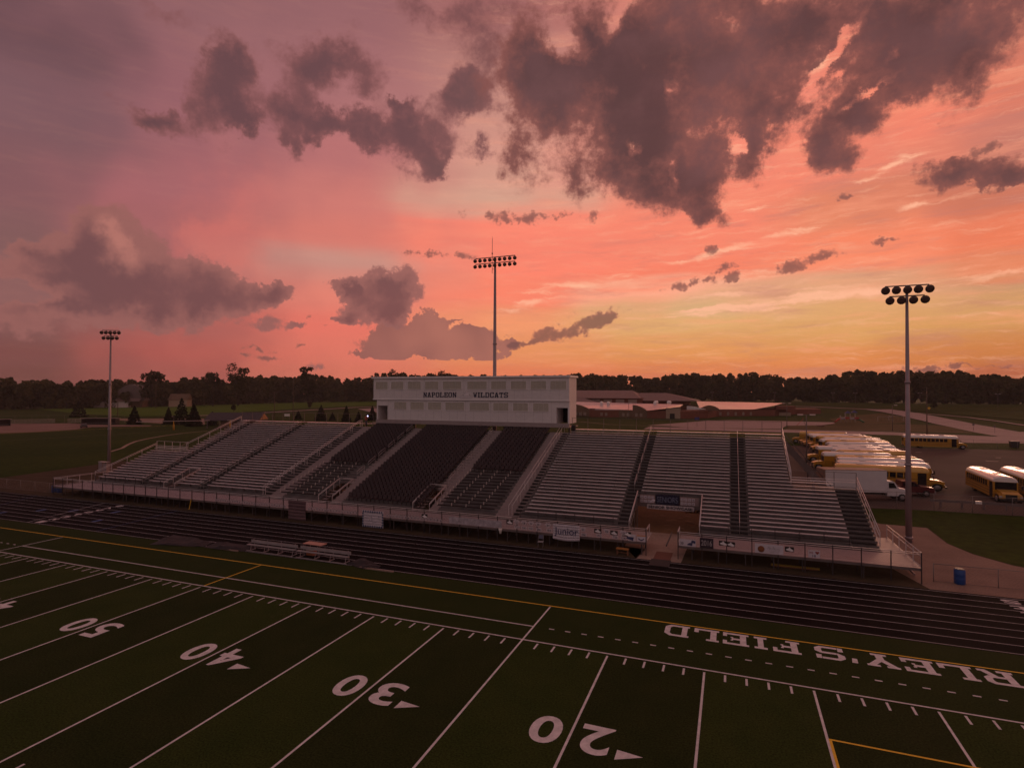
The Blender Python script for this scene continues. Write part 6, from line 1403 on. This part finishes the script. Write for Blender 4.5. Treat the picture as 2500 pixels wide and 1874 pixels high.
# jersey papers along the rail
M_JER=mat('jersey_paper',(.60,.50,.54),.85)
def jersey(x,z,num,s=1.0,y=YR,label=None):
    t=thing('jersey_cutout',label or ('white jersey shaped paper numbered '+num+' on the front rail'),'paper sign',(x,y,z),0,'numbered jersey papers pinned along the front rail')
    q=MB(); q.prism([(-.15*s,0),(.15*s,0),(.15*s,.18*s),(.24*s,.14*s),(.26*s,.26*s),(.13*s,.36*s),(.06*s,.34*s),(0,.32*s),(-.06*s,.34*s),(-.13*s,.36*s),(-.26*s,.26*s),(-.24*s,.14*s),(-.15*s,.18*s)],-.02,-.012,'y'); q.build('paper',M_JER,t)
    put(textfit(num,.20*s,.17*s,.012,.001),'number',M_INK2,Matrix.Translation((0,-.025,.14*s))@Matrix.Rotation(R(90),4,'X'),t)
for x,z,n_ in ((-7.2,1.62,'22'),(-6.5,1.60,'18'),(-5.85,1.60,'34'),(-5.2,1.58,'68'),(-4.3,1.58,'81'),(-1.25,1.50,'52'),(.75,1.52,'10'),(2.1,1.50,'13')): jersey(x,z,n_,1.05)
for x,z,n_ in ((-7.15,1.22,'7221'),(-6.5,1.2,'300'),(-5.9,1.2,'7216'),(-5.15,1.18,'206'),(-4.2,1.2,'65'),(-1.2,1.10,'1006'),(.1,1.14,'191'),(1.45,1.14,'726'),(2.15,1.12,'1141')):
    t=thing('number_sign','small paper sign numbered '+n_+' low on the front rail','paper sign',(x,YR,z),0,'number papers low on the front rail'); MB().box(-.24,-.018,0,.24,-.01,.26).build('paper',M_JER,t); put(textfit(n_,.34,.17,.01,.001),'number',M_INK2,Matrix.Translation((0,-.022,.13))@Matrix.Rotation(R(90),4,'X'),t)
M_CHI=mat('chain_paper',(.50,.42,.45),.85)
def garland(label,x0,x1,z,seed):
    t=thing('paper_garland',label,'paper garland',((x0+x1)/2,YR,z),0,'strips of small paper cutouts along the front rail'); rn=random.Random(seed); q=MB(); w=x1-x0; n=int(w/.34)
    for k in range(n):
        x=-w/2+.17+k*.34; zz=rn.uniform(-.04,.06); q=MB(); q.prism([(x-.12,zz),(x+.12,zz),(x+.13,zz+.2),(x+.06,zz+.30),(x-.06,zz+.30),(x-.13,zz+.2)],-.02,-.012,'y')
        addmesh(q,textfit(str(rn.randint(1,99)),.14,.15,.01,.001),Matrix.Translation((x,-.024,zz+.12))@Matrix.Rotation(R(90),4,'X'),1); q.build('paper_cutout',[M_CHI,M_INK2],t,recalc=False)
    MB().bar((-w/2,-.01,.33),(w/2,-.01,.33),.012).build('string',M_INK2,t)
for i,(a,b,z,lb) in enumerate(((-42.5,-32.6,1.12,'paper cutout strip left of the brown cloth'),(-29.9,-23.6,1.12,'paper cutout strip between the brown cloth and the white poster'),(-20.6,-14.2,1.14,'paper cutout strip right of the white poster'))): garland(lb,a,b,z,90+i)
t=thing('paper_mural','faint pale paper mural with clouds on the rail below the middle seats','mural',(-11.2,YR,1.12)); MB().box(-2.6,-.016,0,2.6,-.008,.62).build('mural_paper',mat('mural_paper_tint',(.46,.40,.44),.85,var=.35,scale=3),t)
q=MB(); scrib(q,-1,.35,2,.3,random.Random(4),-.022,14,.02); scrib(q,1.2,.3,2,.3,random.Random(6),-.022,14,.02); q.build('mural_drawing',mat('pencil_grey',(.24,.20,.24),.8),t)
# megaphone drawings and other posters
def poster(label,x0,x1,z0,z1,draw,m=M_PAPER):
    t=thing('poster',label,'poster',((x0+x1)/2,YR,z0)); MB().box((x0-x1)/2,-.016,0,(x1-x0)/2,-.008,z1-z0).build('poster_paper',m,t); draw(t,x1-x0,z1-z0); return t
def mega(t,w,h,n=1):
    for k in range(n):
        s=1 if k==0 else .8; x=-w*.25+k*.35; MB().prism([(x-.3*s,h*.5-.08*s),(x+.25*s,h*.5-.25*s),(x+.32*s,h*.5+.05*s),(x-.25*s,h*.5+.05*s)],-.03,-.018,'y').build('megaphone_drawing',M_INK,t)
poster('white poster with a dark megaphone drawing left of the passage',2.5,3.1,1.08,1.62,lambda t,w,h:mega(t,w,h))
poster('orange topped poster with a dark smile shape beside the passage',3.2,3.9,1.10,1.60,lambda t,w,h:(MB().prism([(-.25,.28),(0,.14),(.25,.28),(.2,.16),(0,.05),(-.2,.16)],-.03,-.018,'y').build('smile_drawing',M_INK,t),MB().box(-w/2,-.03,h-.07,w/2,-.018,h).build('orange_strip',mat('orange_tape',(.65,.24,.05),.6),t)))
poster('white poster with number 33 and two dark megaphones right of the passage',6.5,7.75,1.08,1.62,lambda t,w,h:(MB().prism([(-.05,.12),(.35,.06),(.40,.34),(.1,.26)],-.03,-.018,'y').build('megaphone_drawing',M_INK,t),MB().prism([(.25,.36),(.58,.24),(.60,.46),(.35,.50)],-.03,-.018,'y').build('megaphone_drawing',M_INK,t),put(textfit('33',.22,.2,.02,.001),'number',M_INK2,Matrix.Translation((-.42,-.03,.22))@Matrix.Rotation(R(90),4,'X'),t)))
def animal(t,w,h):
    MB().lathe([(.0,-.02),(.22,-.01),(.24,.0),(.22,.01),(.0,.02)],(0,0,0),12).xf(Matrix.Translation((-w*.28,-.04,h*.45))@Matrix.Rotation(R(90),4,'X')).build('brown_shape',mat('poster_brown',(.22,.07,.02),.8),t)
    q=MB(); rn=random.Random(8); scrib(q,.3,h*.6,.9,.25,rn,-.03,14,.018); scrib(q,.35,h*.3,.7,.2,rn,-.03,10,.018); q.build('marker_lines',mat('marker_brown',(.16,.09,.08),.8),t)
poster('large white poster with a brown blot and handwritten lines on the right rail',12.0,13.95,1.10,1.80,animal)
def heart(t,w,h):
    put(textfit('WE',.26,.15,.01,.001),'lettering',mat('marker_red',(.30,.04,.03),.8),Matrix.Translation((-.2,-.03,.36))@Matrix.Rotation(R(90),4,'X'),t)
    MB().prism([(.2,.25),(.34,.40),(.28,.48),(.2,.43),(.12,.48),(.06,.40)],-.03,-.018,'y').build('heart_drawing',mat('marker_red',(.5,.03,.03),.8),t)
    put(textfit('18',.22,.16,.01,.001),'number',M_INK,Matrix.Translation((0,-.03,.13))@Matrix.Rotation(R(90),4,'X'),t)
poster('small white poster reading WE, a red heart and 18 on the right rail',15.6,16.35,1.12,1.66,heart)
# small white winged shoes on dark boards
for i,(x,z,lb) in enumerate(((-16.35,1.55,'beside the right entry stair'),(-7.85,1.70,'left of the numbered jerseys'),(.0,1.62,'right of the Junior banner'),(1.35,1.58,'between the jerseys near the passage'),(2.45,1.58,'last one left of the passage'),(9.75,1.55,'left of the pair behind the right rail'),(10.3,1.52,'right of the pair behind the right rail'),(14.35,1.55,'right of the large white poster'))):
    t=thing('shoe_cutout','white shoe shaped cutout on dark board, '+lb,'cutout',(x,YR,z),0,'white shoe cutouts on dark boards along the front rail')
    MB().box(-.30,-.012,-.16,.30,-.004,.20).build('dark_board',M_NOSE,t)
    q=MB(); q.prism([(-.24,.02),(-.14,.06),(-.05,.10),(0,.20),(.05,.12),(.14,.04),(.26,-.03),(.26,-.10),(.1,-.12),(-.2,-.05)],-.04,-.015,'y'); q.build('shoe_shape',mat('shoe_white',(.85,.78,.80),.6),t)
# trash can on deck, cup
t=thing('white_cone','white paper cone hanging under the rail left of the jerseys','paper cone',(-8.75,18.30,.62)); MB().lathe([(.10,0),(.17,.42),(.16,.45)],n=10).build('cone_body',M_BUSW,t); MB().bar((0,0,.45),(0,.03,.60),.02).build('string',M_INK2,t)
t=thing('trash_can','dark trash can beside the right corner of the press box','trash can',(-8.1,41.0,zt(28)+.2)); MB().lathe([(.24,0),(.30,.8),(.32,.85)],n=14).build('can_body',M_BTRIM,t); MB().lathe([(.33,.86),(.2,.98),(.05,1.0)],n=14).build('lid',M_BTRIM,t)
# markings on the lot
lm=MB()
for x,y,w in ((58.2,110,2.0),(73,115,1.6),(76,100,1.5),(62,118,.9),(50,125,1.2)): lm.box(x-w/2,y-.25,.004,x+w/2,y+.25,.006)
struct(lm.build('lot_markings',mat('lot_paint',(.55,.42,.36),.8)),'worn pale paint patches on the bus lot')
# spectator leaning on the rear rail by the press box, phone lit
pr=thing('person','person in orange red top by the press box, holding up a lit phone','person',(-39.3,41.35,zt(29)))
def skinbody(parent,pts,edges,rad,m,name='body'):
    me=bpy.data.meshes.new(name); me.from_pydata(pts,edges,[]); o=bpy.data.objects.new(name,me); COL.objects.link(o); o.parent=parent
    md=o.modifiers.new('skin','SKIN'); 
    for v,r_ in zip(me.skin_vertices[0].data,rad): v.radius=(r_,r_)
    me.skin_vertices[0].data[0].use_root=True
    o.modifiers.new('sub','SUBSURF').levels=1; o.modifiers['sub'].render_levels=1; me.materials.append(m)
    dg=bpy.context.evaluated_depsgraph_get(); m2=bpy.data.meshes.new_from_object(o.evaluated_get(dg)); o.modifiers.clear(); o.data=m2; m2.name=name; return o
SK=mat('skin',(.42,.22,.16),.6)
P=[(0,0,.92),(0,.02,1.15),(0,.03,1.38),(0,.04,1.50),(0,.05,1.62),(0,.06,1.72),(-.17,.04,1.40),(-.30,.20,1.25),(-.18,.38,1.42),(.17,.04,1.40),(.30,.2,1.28),(.16,.38,1.46),(-.10,0,.85),(-.12,-.05,.48),(-.13,.02,.06),(-.13,.14,.03),(.10,0,.85),(.12,.05,.48),(.13,.10,.06),(.13,.22,.03)]
E_=[(0,1),(1,2),(2,3),(3,4),(4,5),(2,6),(6,7),(7,8),(2,9),(9,10),(10,11),(0,12),(12,13),(13,14),(14,15),(0,16),(16,17),(17,18),(18,19)]
skinbody(pr,P,E_,[.15,.14,.16,.06,.10,.07,.07,.05,.035,.07,.05,.035,.09,.07,.05,.035,.09,.07,.05,.035],SK)
sh=MB(); sh.lathe([(.16,.90),(.17,1.1),(.20,1.3),(.19,1.42),(.08,1.49)],(0,.02,0),12); sh.build('shirt',mat('shirt_orange',(.38,.10,.06),.8),pr)
for s in (-1,1): MB().tube([(s*.10,0,.92),(s*.12,0,.48),(s*.13,.05,.10)],[.11,.09,.07],8).build('trouser_leg',mat('trousers',(.03,.03,.05),.8),pr)
MB().lathe([(.02,1.60),(.115,1.66),(.12,1.74),(.08,1.80),(.01,1.82)],(0,.03,0),10).build('hair',M_BTRIM,pr)
for s in (-1,1):
    q=MB()
    for k in range(4): q.tube([(s*.15+s*(k-1.5)*.018,.38,1.45),(s*.14+s*(k-1.5)*.018,.43,1.49+.01*k)],.009,5)
    q.tube([(s*.13,.38,1.44),(s*.10,.42,1.46)],.010,5); q.build('hand',SK,pr)
ph=MB().box(-.06,.40,1.46,.06,.415,1.60).build('phone',mat('phone_screen',(.3,.3,.5),.3,emit=(.6,.6,1.0,6.0)),None); ph.location=(-39.3,41.35,zt(29)); tag(ph,'small lit phone held up by the person at the rear rail','phone')

# ---------------------------------------------------------------- evening air
hz=MB().box(-760,-75,-1.2,560,760,45).build('haze',[],None) if False else None
me=bpy.data.meshes.new('haze'); q=MB().box(-760,-75,-1.2,560,760,45); me.from_pydata(q.v,[],q.f); hz=bpy.data.objects.new('haze',me); COL.objects.link(hz)
mh=bpy.data.materials.new('evening_haze'); mh.use_nodes=True; mh.node_tree.nodes.clear(); mo=mh.node_tree.nodes.new('ShaderNodeOutputMaterial'); pv=mh.node_tree.nodes.new('ShaderNodeVolumePrincipled')
pv.inputs['Color'].default_value=(.9,.8,.75,1); pv.inputs['Density'].default_value=.00016; mh.node_tree.links.new(pv.outputs[0],mo.inputs['Volume']); me.materials.append(mh); tag(hz,'thin evening haze over the fields',None,None,'stuff')
SC.cycles.volume_bounces=0
